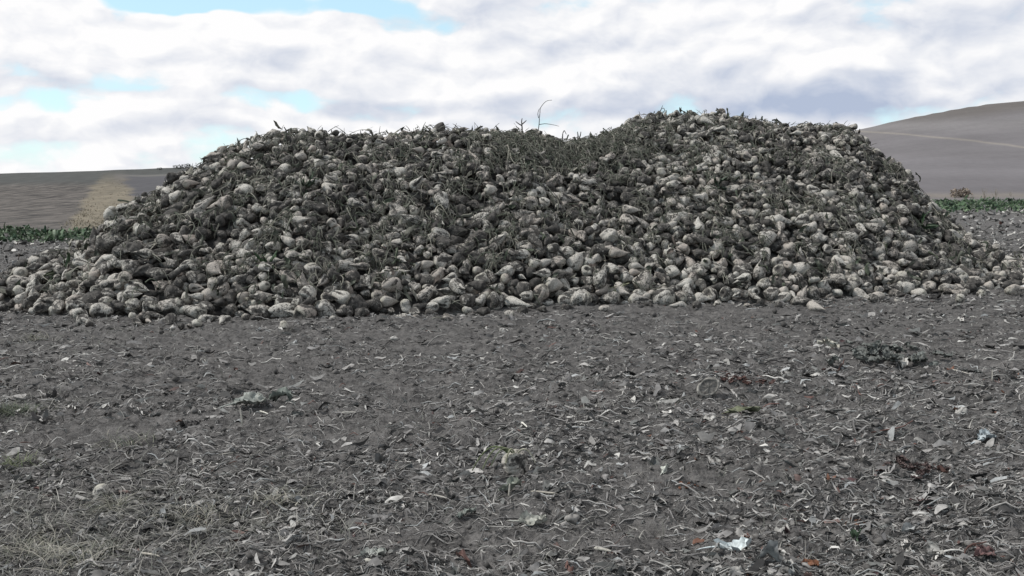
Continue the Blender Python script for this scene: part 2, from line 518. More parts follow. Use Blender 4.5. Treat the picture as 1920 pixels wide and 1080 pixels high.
def beet_geo(ps, svals, nth):
    """batch of beets -> local coords (N,S,T,3), dirt, crown masks; local +Z runs from crown to root tip"""
    G = lambda k: np.array([p[k] for p in ps], float)
    N = len(ps)
    s = np.asarray(svals)[None, :, None]; th = (np.arange(nth) * 2 * PI / nth)[None, None, :]
    c = lambda k: G(k)[:, None, None]
    shp = np.where(s < 0.25, np.sin(PI / 2 * np.clip(s / 0.25, 0, 1)) ** c('q'),
                   np.clip(np.cos(PI / 2 * np.clip((s - 0.25) / 0.75, 0, 1) ** c('g')), 0, 1) ** c('h'))
    shp = np.maximum(shp, 0.02 * (s > 0.3))
    amp = np.array([p['amp'] for p in ps]); ph = np.array([p['ph'] for p in ps]); ks = np.array([p['ks'] for p in ps])
    lump = 0
    for k in range(6):
        lump = lump + amp[:, k, None, None] * np.cos(AMPK[k] * th + ks[:, k, None, None] * s * 2 * PI + ph[:, k, None, None])
    grv = 0
    for side in (0, PI):
        d = (th - c('g0') - side + c('tw') * s + PI) % (2 * PI) - PI
        grv = grv + np.exp(-(d / c('gw')) ** 2)
    win = sstep(0.12, 0.3, s) * sstep(1.0, 0.75, s)
    r = c('R') * shp * (1 + lump) * (1 - c('gd') * grv * win) * (1 + c('wr') * np.cos(s * c('wk') + 2 * np.cos(th + c('g0'))))
    x = r * np.cos(th) + c('bx') * c('L') * np.clip(s - .2, 0, 1) ** 2
    y = r * np.sin(th) * c('flat') + c('by') * c('L') * np.clip(s - .2, 0, 1) ** 2
    z = c('L') * (s - 0.38) + 0 * th
    rr = r / (c('R') + 1e-9)
    bowl = np.exp(-(rr / 0.42) ** 2) * (s < 0.2)
    z = z + c('hol') * c('R') * bowl
    z = z - 0.05 * c('R') * np.exp(-(rr / .5) ** 2) * (s < .2) * (c('hol') == 0)
    dirt_dark = grv * win * np.clip(c('gd') * 5, 0, 1) + bowl * (c('hol') > 0) * 1.4  # soil in the side grooves; hollow crowns darkened towards the centre
    crown = sstep(0.15, 0.07, s) * np.ones_like(r)
    return np.stack([x, y, z + 0 * x], -1), dirt_dark * np.ones_like(r), crown


def frame_from_axis(ax, roll):
    z = np.asarray(ax, float); z = z / np.linalg.norm(z)
    up = np.array([0, 0, 1.0]) if abs(z[2]) < 0.9 else np.array([1.0, 0, 0])
    x = np.cross(up, z); x /= np.linalg.norm(x); y = np.cross(z, x)
    c, s = math.cos(roll), math.sin(roll)
    return np.stack([c * x + s * y, -s * x + c * y, z], 1)      # columns


S_LOW = np.concatenate([[0.0, 0.03, 0.10], np.linspace(0.2, 1.0, 8)])
S_CROWN = np.array([0.0, 0.012, 0.035, 0.07, 0.11])
S_BODY = np.concatenate([[0.11], np.linspace(0.15, 1.0, 21)])
S_FULL = np.concatenate([S_CROWN, S_BODY[1:]])


def grid_faces(S, T, base=0):
    idx = base + np.arange(S * T).reshape(S, T); i2 = np.roll(idx, -1, 1)
    return np.stack([idx[:-1], i2[:-1], i2[1:], idx[1:]], -1).reshape(-1, 4)[:, ::-1]


# the beets one can recognise in the photograph: u, v, thickness px, length px, direction of the root tip in the picture (deg), crown towards viewer, mud, type
HERO = [(150, 590, 27, 30, 150, .8, .15, 'round'), (186, 583, 29, 40, 0, .1, .2, 'stubby'), (80, 577, 24, 46, 10, -.1, .35, 'long'), (40, 562, 28, 34, 60, .2, .2, 'pear'),
        (52, 571, 22, 24, 20, .5, .6, 'round'), (66, 541, 34, 36, 80, -.2, .25, 'pear'), (112, 561, 30, 38, 200, .1, .4, 'pear'), (210, 575, 26, 28, 30, .3, .75, 'round'),
        (248, 574, 32, 34, 300, .5, .3, 'lumpy'), (283, 578, 33, 38, 250, .4, .4, 'lumpy'), (326, 576, 38, 54, 190, .2, .35, 'stubby'), (88, 478, 18, 24, 170, .2, .1, 'pear'),
        (118, 490, 19, 24, 90, .2, .45, 'round'), (28, 567, 22, 30, 200, 0, .65, 'pear'), (176, 562, 40, 48, 10, .4, .85, 'lumpy'), (140, 575, 26, 38, 15, .1, .3, 'pear'),
        (205, 535, 28, 48, 25, 0, .2, 'long'), (230, 530, 24, 44, 40, 0, .25, 'long'), (305, 540, 30, 40, 150, .2, .45, 'pear'),
        (400, 535, 27, 38, 250, .1, .2, 'pear'), (418, 544, 24, 26, 60, .2, .2, 'round'), (432, 562, 26, 32, 80, .2, .65, 'lumpy'), (368, 585, 33, 46, 170, .55, .25, 'stubby'),
        (460, 511, 30, 34, 270, .4, .35, 'pear'), (480, 566, 15, 30, 45, .9, 0, 'slice'), (570, 588, 35, 38, 20, .85, .2, 'stubby'), (586, 511, 32, 46, 270, .1, .15, 'pear'),
        (567, 530, 25, 34, 90, -.1, .15, 'pear'), (608, 581, 38, 50, 320, .1, .2, 'forked'), (665, 573, 38, 44, 0, .3, .7, 'lumpy'), (650, 540, 25, 30, 300, .9, .15, 'round'),
        (620, 551, 30, 34, 300, .75, .4, 'round'), (646, 499, 24, 40, 350, .2, .3, 'stubby'), (592, 459, 20, 44, 5, .0, .1, 'long'), (576, 478, 20, 24, 20, .85, .2, 'round'),
        (682, 488, 31, 36, 90, .1, .35, 'pear'), (465, 465, 26, 32, 60, .1, .2, 'round'), (412, 470, 22, 38, 230, .2, .3, 'stubby'), (535, 546, 26, 44, 325, .2, .45, 'bent'),
        (905, 526, 28, 32, 300, .8, .1, 'round'), (880, 541, 19, 26, 270, .95, .2, 'round'), (902, 563, 25, 32, 60, .3, .25, 'pear'), (928, 565, 33, 38, 10, .7, .4, 'stubby'),
        (1010, 556, 34, 62, 240, .1, .2, 'long'), (840, 563, 30, 36, 20, .3, .3, 'pear'), (820, 518, 27, 30, 60, .2, .2, 'round'), (848, 511, 26, 30, 200, .2, .3, 'round'),
        (828, 491, 30, 38, 20, .1, .2, 'lumpy'), (762, 574, 24, 34, 300, .2, .15, 'forked'), (917, 494, 28, 30, 80, .3, .4, 'round'), (875, 565, 30, 32, 30, .3, .55, 'round'), (700, 572, 30, 44, 175, .2, .6, 'pear'),
        (1078, 493, 32, 36, 60, -.2, .12, 'round'), (1100, 509, 23, 28, 270, .85, .12, 'round'), (1064, 511, 19, 22, 30, .5, .25, 'round'), (1122, 517, 28, 32, 300, .3, .75, 'round'),
        (1181, 470, 20, 48, 130, .1, .2, 'long'), (1199, 472, 24, 44, 300, -.1, .4, 'long'), (1188, 491, 18, 22, 200, .4, .2, 'round'), (1268, 491, 26, 38, 20, .2, .3, 'pear'),
        (1300, 511, 32, 56, 195, 0, .3, 'pear'), (1205, 530, 38, 44, 60, .4, .2, 'lumpy'), (1090, 563, 38, 50, 200, .3, .3, 'lumpy'), (1146, 560, 33, 40, 180, .1, .4, 'pear'),
        (1195, 564, 28, 44, 0, .2, .2, 'pear'), (1246, 558, 38, 48, 190, .4, .3, 'stubby'), (1291, 552, 32, 36, 90, .2, .3, 'lumpy'), (1313, 536, 24, 32, 280, .6, .3, 'stubby'),
        (1332, 553, 27, 30, 330, .7, .25, 'round'), (1361, 551, 27, 36, 350, .75, .3, 'stubby'), (1248, 463, 16, 36, 270, .1, .2, 'long'), (1218, 464, 20, 22, 20, .6, .3, 'round'),
        (1437, 447, 31, 34, 20, .2, .2, 'round'), (1465, 447, 27, 34, 90, 0, .35, 'pear'), (1533, 451, 29, 36, 10, .2, .25, 'lumpy'), (1375, 483, 27, 36, 95, -.2, .3, 'pear'),
        (1423, 511, 32, 40, 85, -.2, .35, 'pear'), (1461, 508, 25, 30, 320, .8, .25, 'round'), (1498, 526, 23, 38, 290, .1, .35, 'long'), (1500, 480, 17, 28, 90, -.1, .3, 'long'),
        (1371, 528, 25, 26, 90, .2, .6, 'round'), (1433, 534, 27, 30, 300, .3, .3, 'lumpy'), (1472, 532, 25, 30, 150, .3, .35, 'lumpy'), (1413, 548, 24, 30, 250, .1, .3, 'pear'),
        (1444, 551, 26, 30, 30, .2, .3, 'round'), (1464, 561, 20, 54, 205, 0, .25, 'long'), (1504, 552, 22, 32, 60, .1, .25, 'pear'), (1546, 538, 24, 34, 330, .1, .25, 'pear'),
        (1526, 552, 28, 40, 300, .1, .3, 'bent'), (1700, 464, 27, 48, 195, 0, .2, 'long'), (1692, 481, 20, 58, 350, .1, .25, 'long'), (1640, 556, 17, 48, 190, 0, .15, 'long'),
        (1736, 541, 22, 50, 210, 0, .2, 'long'), (1692, 527, 32, 46, 290, .1, .3, 'forked'), (1806, 521, 21, 26, 270, .4, .2, 'lumpy'), (1752, 465, 17, 20, 30, .9, .1, 'round'),
        (1767, 470, 26, 28, 60, .2, .55, 'round'), (1778, 498, 28, 60, 340, 0, .3, 'long'), (1630, 515, 28, 34, 250, .3, .2, 'lumpy'), (1735, 520, 22, 34, 300, .7, .2, 'stubby'),
        (1600, 535, 28, 36, 250, .2, .3, 'pear'), (1565, 505, 30, 36, 90, .1, .4, 'pear'), (1645, 470, 30, 40, 200, .1, .2, 'pear'), (1905, 500, 26, 40, 170, .2, .5, 'pear'), (1868, 470, 24, 34, 10, .2, .35, 'pear'),
        (905, 408, 24, 46, 185, 0, .2, 'long'), (865, 290, 26, 30, 30, .3, .35, 'pear'), (823, 244, 24, 26, 60, .2, .8, 'round'), (1115, 395, 22, 36, 200, .1, .25, 'pear'), (1045, 340, 22, 24, 90, .2, .2, 'round')]

CAMPOS = np.array([0, 0, CAM_H])
RIGHT = np.array([1.0, 0, 0]); UPV = np.array([0, SP, CP]); FWD = np.array([0, CP, -SP])


def on_surface(u, v, off, rad):
    """where the sight line first meets the heap's (or the soil's) resting surface"""
    a, e = pix(u, v)
    D = np.linspace(6.5, 17, 2200)
    z = CAM_H + e * D
    s = np.maximum(heap(a * D, D) + off, rad)
    k = np.argmax(z <= s)
    if not (z <= s).any(): k = int(np.argmin(z - s))
    return np.array([a * D[k], D[k], z[k]])


beets = []      # each: params p, matrix Rm, position pos, layer


def add_beet(p, Rm, pos, layer, hero=False):
    beets.append(dict(p=p, R=Rm, pos=np.asarray(pos, float), layer=layer, hero=hero))


hr = np.random.default_rng(21)
for (u, v, d, L, an, tv, mud, typ) in HERO:
    a, e = pix(u, v)
    P0 = on_surface(u, v, 0.03, 0.04)
    k = P0[1] / FPX * 1.0
    dia = d * k; ln = max(L * k, dia * (0.3 if typ == 'slice' else 1.02))
    if tv > .6: ln = max(ln, dia * 1.3)
    P = on_surface(u, v, 0.03, dia * 0.40)
    p = beet_params(typ, dia, hr, ln / (0.93))
    p['tone'] = min(1, mud * 0.85 + 0.22); p['hol'] = (0.45 if tv > 0.65 and typ != 'slice' else 0.0)
    p['bx'] *= .5; p['by'] *= .5
    d2 = math.cos(math.radians(an)) * RIGHT + math.sin(math.radians(an)) * UPV
    ax = math.sqrt(max(0, 1 - tv * tv)) * d2 + tv * FWD
    add_beet(p, frame_from_axis(ax, hr.uniform(0, 6.28)), P, 2, True)

# dart throwing over the heap: a deep course, a surface course and loose beets on top
cell = 0.25


class Grid:
    def __init__(self): self.g = {}

    def near(self, x, y, z):
        i, j, k = int(x // cell), int(y // cell), int(z // cell)
        for a in (-1, 0, 1):
            for b in (-1, 0, 1):
                for c in (-1, 0, 1):
                    yield from self.g.get((i + a, j + b, k + c), ())

    def put(self, x, y, z, r): self.g.setdefault((int(x // cell), int(y // cell), int(z // cell)), []).append((x, y, z, r))


def normal_at(x, y):
    h = 0.12
    gx = (heap(x + h, y) - heap(x - h, y)) / (2 * h); gy = (heap(x, y + h) - heap(x, y - h)) / (2 * h)
    n = np.stack([-gx, -gy, np.ones_like(gx)], -1)
    return n / np.linalg.norm(n, axis=-1, keepdims=True)


def throw(seed, tries, off, kpack, layer, grid, hmin, keep=1.0, jit=0.02, edge=False):
    r = np.random.default_rng(seed)
    D = r.uniform(7.8, 17.5, tries); a = r.uniform(-0.68, 0.76, tries)
    X = a * D; Y = D
    H = heap(X, Y); N = normal_at(X, Y)
    back = Y > np.interp(a, ra, rD) + 0.7
    for i in range(tries):
        h = H[i]
        if h < hmin or r.random() > keep: continue
        if layer == 2 and Y[i] > np.interp(a[i], ra, rD) - 0.55: continue
        if back[i] and layer != 1: continue
        dia = float(np.clip(r.normal(0.117, 0.024) * (1 - .16 * sstep(.3, 1.7, h)), 0.06, 0.17))
        typ = TYPES[r.choice(7, p=np.array(TPROB) / sum(TPROB))]
        if typ == 'long': dia *= 0.8
        rr = dia * 0.5
        pos = np.array([X[i], Y[i], h]) + N[i] * (off + r.normal(0, jit))
        pos[2] = max(pos[2], rr * 0.72)
        ok = True
        for (x, y, z, q) in grid.near(*pos):
            m = kpack * (rr + q)
            if (x - pos[0]) ** 2 + (y - pos[1]) ** 2 + (z - pos[2]) ** 2 < m * m: ok = False; break
        if not ok: continue
        p = beet_params(typ, dia, r)
        grid.put(*pos, rr * (1.0 if typ in ('round', 'lumpy', 'stubby') else 1.12))
        # axis: mostly lying along the slope, some ends out
        q = r.normal(size=3); q -= N[i] * q.dot(N[i]) * r.uniform(0.25, 1.0)
        q[2] *= 0.6; q[0] *= 1.25
        if pos[2] < 0.14: q[2] *= 0.25
        p['tone'] = float(np.clip(p['tone'] + 0.32 * perlin(X[i] * 1.1 + 3, h * 1.6 + 7) + 0.02 * sstep(0.5, 1.3, h) - 0.06 * sstep(.5, 0, h), 0, 1))
        add_beet(p, frame_from_axis(q, r.uniform(0, 6.28)), pos, layer)


g1 = Grid()
for b in beets: g1.put(*b['pos'], b['p']['R'] * 1.1)
throw(11, 46000, 0.03, 0.80, 1, g1, 0.02, jit=0.025)
g0 = Grid()
throw(12, 14000, -0.07, 0.86, 0, g0, 0.16, jit=0.015)
g2 = Grid()
for b in beets:
    if b['hero']: g2.put(*b['pos'], b['p']['R'] * 1.3)
throw(13, 3600, 0.10, 1.2, 2, g2, 0.10, keep=0.45, jit=0.02)
# strays on the soil along the foot
sr = np.random.default_rng(14)
for _ in range(110):
    u = sr.uniform(-60, 1990)
    v = np.interp(u, [p[0] for p in FOOT], [p[1] for p in FOOT]) + sr.normal(3, 8)
    a, e = pix(u, v); D = -CAM_H / e
    dia = float(np.clip(sr.normal(0.088, 0.028), 0.035, 0.15)); pos = np.array([a * D, D, dia * 0.38])
    if any((x - pos[0]) ** 2 + (y - pos[1]) ** 2 < (0.85 * (dia / 2 + q)) ** 2 for (x, y, z, q) in g1.near(*pos)): continue
    g1.put(*pos, dia / 2)
    p = beet_params(TYPES[sr.choice(7, p=np.array(TPROB) / sum(TPROB))], dia, sr)
    q = sr.normal(size=3); q[2] *= .15
    add_beet(p, frame_from_axis(q, sr.uniform(0, 6.28)), pos, 2)

# forked roots: a second prong growing out of the body, in the same mesh
def prong_of(b, r):
    p = b['p']
    q = beet_params('prong', p['R'] * 1.25, r, p['L'] * 0.72)
    q['tone'] = p['tone']; q['tint'] = p['tint']; q['off'] = p['off']; q['hol'] = 0
    ang = r.uniform(0, 6.28)
    ax = b['R'] @ np.array([math.cos(ang) * .55, math.sin(ang) * .55, 1.0])
    pos = b['pos'] + b['R'] @ np.array([math.cos(ang) * p['R'] * .35, math.sin(ang) * p['R'] * .35, p['L'] * .22])
    return q, frame_from_axis(ax, r.uniform(0, 6.28)), pos


pr = np.random.default_rng(15)
for b in beets:
    b['prong'] = prong_of(b, pr) if b['p']['typ'] == 'forked' else None


def beet_arrays(ps, Rs, poss, sv, nth):
    Lc, dirt_dark, crown = beet_geo(ps, sv, nth)
    W = np.einsum('nij,nstj->nsti', np.array(Rs), Lc) + np.array(poss)[:, None, None, :]
    bco = Lc + np.array([p['off'] for p in ps])[:, None, None, :]
    tone = np.broadcast_to(np.array([p['tone'] for p in ps])[:, None, None], dirt_dark.shape)
    tint = np.broadcast_to(np.array([p['tint'] for p in ps])[:, None, None], dirt_dark.shape)
    return W, bco, dirt_dark, crown, tone, tint


# which 300 show largest: splat all beets into a small depth buffer
NTH = 10
W, *_rest = beet_arrays([b['p'] for b in beets], [b['R'] for b in beets], [b['pos'] for b in beets], S_LOW, NTH)
mid = 0.5 * (W + np.roll(W, -1, 2))
U, Vv, Dd = project(np.concatenate([W, mid], 2))
BW, BH = 384, 216
ui = (U / 5).astype(int); vi = (Vv / 5).astype(int)
ids = np.broadcast_to(np.arange(len(beets))[:, None, None], ui.shape)
okm = (ui >= 0) & (ui < BW) & (vi >= 0) & (vi < BH)
px = (vi * BW + ui)[okm]; dd = Dd[okm]; ii = ids[okm]
zb = np.full(BW * BH, 1e9); np.minimum.at(zb, px, dd)
front = dd < zb[px] + 0.02
pairs = np.unique(px[front].astype(np.int64) * 100000 + ii[front])
vis = np.bincount(pairs % 100000, minlength=len(beets)).astype(float)
for i, b in enumerate(beets):
    if b['hero']: vis[i] += 6
order = np.argsort(-vis)
N_IND = 298
chosen = sorted(order[:N_IND])
cset = set(chosen)
rest = [i for i in range(len(beets)) if i not in cset]


def build_stuff():
    ps = [beets[i]['p'] for i in rest]; Rs = [beets[i]['R'] for i in rest]; po = [beets[i]['pos'] for i in rest]
    for i in rest:
        if beets[i]['prong']:
            q, R_, P_ = beets[i]['prong']; ps.append(q); Rs.append(R_); po.append(P_)
    sv = np.concatenate([[0.0, 0.02, 0.06, 0.12], np.linspace(0.2, 1.0, 10)]); nth = 13
    W, bco, dirt_dark, crown, tone, tint = beet_arrays(ps, Rs, po, sv, nth)
    n, S, T, _ = W.shape
    f = grid_faces(S, T)
    F = (f[None] + (np.arange(n) * S * T)[:, None, None]).reshape(-1, 4)
    me = make_mesh('heaped_beets', W.reshape(-1, 3), F, M_BEET, {'bco': ('FLOAT_VECTOR', bco.reshape(-1, 3)), 'dirt_dark': ('FLOAT', dirt_dark.ravel()),
                   'crown': ('FLOAT', crown.ravel()), 'tone': ('FLOAT', tone.ravel()), 'tint': ('FLOAT', tint.ravel())})
    tag(obj('heaped_beets', me), 'large heap of muddy harvested sugar beets piled on the bare field', 'beet heap', kind='stuff')


build_stuff()

# ------------------------------------------------------------------ labels for the single beets
TIPW = ['right', 'upper right', 'top', 'upper left', 'left', 'lower left', 'bottom', 'lower right']
ZONES = [(-200, 'at far left toe'), (130, 'near left toe'), (300, 'under left slope'), (430, 'under left shoulder'), (560, 'left of middle'),
         (720, 'below low crest'), (860, 'left of weed'), (960, 'below weed stalk'), (1070, 'below the saddle'), (1190, 'under right peak'),
         (1330, 'right of peak'), (1460, 'under right crest'), (1590, 'under right shoulder'), (1700, 'on right slope'), (1800, 'near right toe'), (1880, 'at far right toe')]



def describe(b):
    p = b['p']; c = b['pos']
    u, v, d = project(c)
    tv = float((b['R'][:, 2] * (c - CAMPOS)).sum() / np.linalg.norm(c - CAMPOS))
    tone = 'pale' if p['tone'] < .28 else 'speckled' if p['tone'] < .42 else 'grey-mottled' if p['tone'] < .56 else 'mud-streaked' if p['tone'] < .72 else 'muddy'
    shp = {'round': 'round', 'pear': 'pear-shaped', 'long': 'tapering', 'stubby': 'stubby', 'bent': 'bent', 'lumpy': 'lumpy', 'forked': 'forked', 'slice': 'sliced'}[p['typ']]
    if tv > 0.6: pose = 'hollow crown facing us' if p['hol'] > 0 else 'crown facing us'
    elif tv < -0.6: pose = 'root end facing us'
    else:
        ax = b['R'][:, 2]
        ang = math.degrees(math.atan2(ax @ UPV, ax @ RIGHT)) % 360
        pose = 'root to ' + TIPW[int(((ang + 22.5) % 360) // 45)]
    zone = [z for x, z in ZONES if u >= x][-1] if u >= -200 else ZONES[0][1]
    fv = np.interp(u, [q[0] for q in FOOT], [q[1] for q in FOOT]); rv = np.interp(u, [q[0] for q in RIDGE], [q[1] for q in RIDGE])
    fr = (fv - v) / max(fv - rv, 40)
    row = 'bottom row' if fv - v < 27 else 'low down' if fr < 0.3 else 'midway up' if fr < 0.62 else 'high up' if fr < .9 else 'on crest'
    return tone, shp, pose, row, zone, float(u), float(v), p['R']


desc = {i: describe(beets[i]) for i in chosen}
groups = {}
for i in chosen: groups.setdefault(desc[i][:5], []).append(i)
label = {}
for key, mem in groups.items():
    tone, shp, pose, row, zone = key
    base = f'{tone} {shp} beet, {pose}, {row} {zone}'
    if len(mem) == 1: label[mem[0]] = base; continue
    mem = sorted(mem, key=lambda i: desc[i][5])
    if len(mem) == 2: pre = ['left of two: ', 'right of two: ']
    elif len(mem) == 3: pre = ['left of three: ', 'middle of three: ', 'right of three: ']
    else: pre = ['leftmost of four: ', 'second from left: ', 'third from left: ', 'rightmost of four: '] + ['another: '] * 9
    for q, i in zip(pre, mem): label[i] = q + base


def local_mesh(name, W, bco, dirt_dark, crown, tone, tint, origin, sl, extra=None):
    w = (W[sl] - origin); S, T, _ = w.shape
    V = [w.reshape(-1, 3)]; F = [grid_faces(S, T)]
    A = [[bco[sl].reshape(-1, 3)], [dirt_dark[sl].ravel()], [crown[sl].ravel()], [tone[sl].ravel()], [tint[sl].ravel()]]
    if extra is not None:
        W2, *A2 = extra
        F.append(grid_faces(W2.shape[1], W2.shape[2], len(V[0]))); V.append((W2[0] - origin).reshape(-1, 3))
        for k, q in enumerate(A2): A[k].append(q[0].reshape(-1, 3) if k == 0 else q[0].ravel())
    A = [np.concatenate(q) for q in A]
    return make_mesh(name, np.concatenate(V), np.concatenate(F), M_BEET, {'bco': ('FLOAT_VECTOR', A[0]), 'dirt_dark': ('FLOAT', A[1]), 'crown': ('FLOAT', A[2]), 'tone': ('FLOAT', A[3]), 'tint': ('FLOAT', A[4])})


STALK_COLS = np.array([[.145, .146, .120], [.205, .20, .165], [.105, .116, .086], [.30, .285, .235], [.08, .077, .065]])


def stalk_mesh(name, base, direction, ln, rad, r, col, K=7):
    """one leaf stalk, curved and drooping; world coordinates"""
    t = np.linspace(0, 1, K)[:, None]
    side = np.cross(direction, r.normal(size=3)); side /= np.linalg.norm(side) + 1e-9
    P = base + direction * t * ln + side * (t ** 2) * ln * r.uniform(-.3, .3) + np.array([0, 0, -1.0]) * (t ** 2) * ln * r.uniform(.05, .45)
    R = rad * (1 - 0.55 * t[:, 0]); R[-1] *= .4
    return tubes(P[None], R[None], 5, np.array([col]))


def make_beet(b, text, r, group='sugar beets showing largest in the heap', stalks=0):
    p = b['p']; o = np.array(b['pos'])
    arr = beet_arrays([p], [b['R']], [o], S_FULL, 20)
    ex = None
    if b['prong']:
        q, R_, P_ = b['prong']
        ex = beet_arrays([q], [R_], [P_], S_LOW, 14)
    nC = len(S_CROWN)
    tv = float((b['R'][:, 2] * (o - CAMPOS)).sum() / np.linalg.norm(o - CAMPOS))
    if tv > -0.15 and p['typ'] != 'slice':
        root = obj('sugar_beet', local_mesh('sugar_beet', *[x[0] for x in arr], o, slice(nC - 1, None), ex))
        obj('crown', local_mesh('crown', *[x[0] for x in arr], o, slice(0, nC)), root)
    else:
        root = obj('sugar_beet', local_mesh('sugar_beet', *[x[0] for x in arr], o, slice(0, None), ex))
    root.location = o
    tag(root, text, 'sugar beet', group)
    for _ in range(stalks):
        d = b['R'] @ np.array([r.normal(0, .5), r.normal(0, .5), -1.0]); d /= np.linalg.norm(d)
        base = b['R'] @ np.array([r.normal(0, .25) * p['R'], r.normal(0, .25) * p['R'], -p['L'] * .36])
        bag = Bag(); bag.add(*stalk_mesh('leaf_stalk', base, d, r.uniform(.05, .14), r.uniform(.004, .007), r, STALK_COLS[r.integers(0, 5)] * r.uniform(.8, 1.3)))
        bag.build('leaf_stalk', M_LIT, root)
    return root


br = np.random.default_rng(31)
for i in chosen:
    b = beets[i]
    tv = float((b['R'][:, 2] * (b['pos'] - CAMPOS)).sum() / np.linalg.norm(b['pos'] - CAMPOS))
    ns = int(br.integers(2, 5)) if (not b['hero'] and tv > -0.1 and br.random() < 0.28) else 0
    make_beet(b, label[i], br, stalks=ns)

# ------------------------------------------------------------------ wilted stalks and leaves strewn through the heap (uncountable)
def build_heap_tops():
    r = np.random.default_rng(41)
    bag = Bag()
    # tufts
    n = 9000
    D = r.uniform(8.6, 15.2, n); a = r.uniform(-0.60, 0.62, n); X, Y = a * D, D
    H = heap(X, Y)
    u, v, _ = project(np.stack([X, Y, H], -1))
    Dr = np.interp(a, ra, rD)
    dens = 0.55 + 0.7 * sstep(0.0, 0.45, perlin(X * 1.25 + 2, Y * 1.5 + 4)) + 0.25 * sstep(.35, .0, np.abs(H - .9))
    dens += 1.6 * np.exp(-((u - 1040) / 110) ** 2 - ((v - 285) / 30) ** 2)
    dens += 0.6 * np.exp(-((u - 740) / 130) ** 2 - ((v - 430) / 60) ** 2)
    dens *= np.where(H < .3, .45, 1.0)
    keep = (H > 0.10) & (Y < Dr + 0.35) & (r.random(n) < dens * (.30 + .12 * sstep(.5, 1.2, H)))
    X, Y, H, Dr = X[keep], Y[keep], H[keep], Dr[keep]
    n2 = 380          # the thick mat of wilted tops under the middle of the crest
    uu = r.normal(1045, 85, n2); vv = r.normal(282, 24, n2)
    a2, e2 = pix(uu, vv); Dq = np.linspace(10.5, 13.4, 160)[None, :]
    zz = heap(a2[:, None] * Dq, Dq + 0 * a2[:, None]) - (CAM_H + e2[:, None] * Dq)
    hit = (zz > 0).any(1); kk = np.argmax(zz > 0, 1); D2 = Dq[0][kk][hit]; A2 = a2[hit]
    X = np.concatenate([X, A2 * D2]); Y = np.concatenate([Y, D2]); H = np.concatenate([H, heap(A2 * D2, D2)]); Dr = np.concatenate([Dr, np.interp(A2, ra, rD)])
    u, v, _ = project(np.stack([X, Y, H], -1)); keep = slice(None)
    hang = np.exp(-((u[keep] - 1040) / 120) ** 2 - ((v[keep] - 285) / 34) ** 2)
    per = r.integers(3, 9, len(X))
    idx = np.repeat(np.arange(len(X)), per)
    M = len(idx); K = 7
    Nn = normal_at(X, Y)[idx]
    hd = r.uniform(0, 2 * PI, len(X))[idx] + r.normal(0, .75, M)
    down = -PI / 2
    pull = r.random(M) < (0.55 + .43 * hang[idx])
    hd = np.where(pull, down + r.normal(0, .6, M), hd)
    ln = r.uniform(0.07, 0.26, M) * (1 + .4 * hang[idx])
    t = np.linspace(0, 1, K)[None, :]
    cur = r.normal(0, 1.0, M)[:, None]
    hx = np.cos(hd[:, None] + cur * t); hy = np.sin(hd[:, None] + cur * t)
    horiz = np.where(pull, 0.55, 0.9)[:, None]
    px = X[idx][:, None] + r.normal(0, .025, M)[:, None] + ln[:, None] * t * hx * horiz
    py = Y[idx][:, None] + r.normal(0, .025, M)[:, None] + ln[:, None] * t * hy * horiz
    lift = (r.uniform(0.085, 0.18, M) * np.where(Y[idx] > Dr[idx] - .35, .5, 1.0))[:, None]
    pz = heap(px, py) + lift * (1 - 0.45 * t) + 0.06 * np.sin(PI * t) * r.uniform(0, 1, (M, 1))
    P = np.stack([px, py, pz], -1)
    R = r.uniform(0.0026, 0.0068, M)[:, None] * (1 - 0.55 * t)
    col = STALK_COLS[r.choice(5, M, p=[.34, .2, .26, .08, .12])] * r.uniform(.55, 1.15, (M, 1))
    bag.add(*tubes(P, R, 4, col))
    # sprigs sticking up along the crest
    n = 150
    a = r.uniform(-0.42, 0.43, n); D = np.interp(a, ra, rD) + r.normal(0, .15, n)
    X, Y = a * D, D; H = heap(X, Y)
    dirv = np.stack([r.normal(0, .8, n), r.normal(0, .5, n), r.uniform(.25, 1.0, n)], -1); dirv /= np.linalg.norm(dirv, axis=1, keepdims=True)
    ln = r.uniform(.05, .13, n)
    P = np.stack([X, Y, H], -1)[:, None, :] + dirv[:, None, :] * (t * ln[:, None])[..., None] + np.array([0, 0, .09])
    P[..., 2] -= (t ** 2) * ln[:, None] * r.uniform(0, .3, (n, 1)); P[..., 0] += (t ** 2) * ln[:, None] * r.normal(0, .3, (n, 1))
    R = r.uniform(0.0025, 0.0060, n)[:, None] * (1 - .6 * t)
    bag.add(*tubes(P, R, 4, STALK_COLS[r.integers(0, 5, n)] * r.uniform(.4, .9, (n, 1))))
    # wilted blades
    n = 9000
    D = r.uniform(8.6, 15.0, n); a = r.uniform(-.6, .62, n); X, Y = a * D, D; H = heap(X, Y)
    u, v, _ = project(np.stack([X, Y, H], -1))
    dens = 0.22 + 0.5 * sstep(0.0, 0.5, perlin(X * 1.25 + 2, Y * 1.5 + 4)) + .35 * np.exp(-((u - 1040) / 110) ** 2 - ((v - 285) / 30) ** 2)
    k = (H > .08) & (Y < np.interp(a, ra, rD) + .05) & (r.random(n) < dens * .6)
    X, Y, H = X[k], Y[k], H[k]; n = len(X)
    Nn = normal_at(X, Y)
    C0 = np.stack([X, Y, H], -1) + Nn * r.uniform(.05, .15, (n, 1))
    x = np.cross(Nn, r.normal(size=(n, 3))); x[:, 2] -= .9; x[:, 1] -= .3; x /= np.linalg.norm(x, axis=1, keepdims=True)
    y = np.cross(Nn + r.normal(0, .4, (n, 3)), x); y /= np.linalg.norm(y, axis=1, keepdims=True); z = np.cross(x, y)
    cols = np.array([[.080, .085, .067], [.125, .122, .10], [.070, .082, .057], [.19, .18, .15], [.085, .07, .06]])
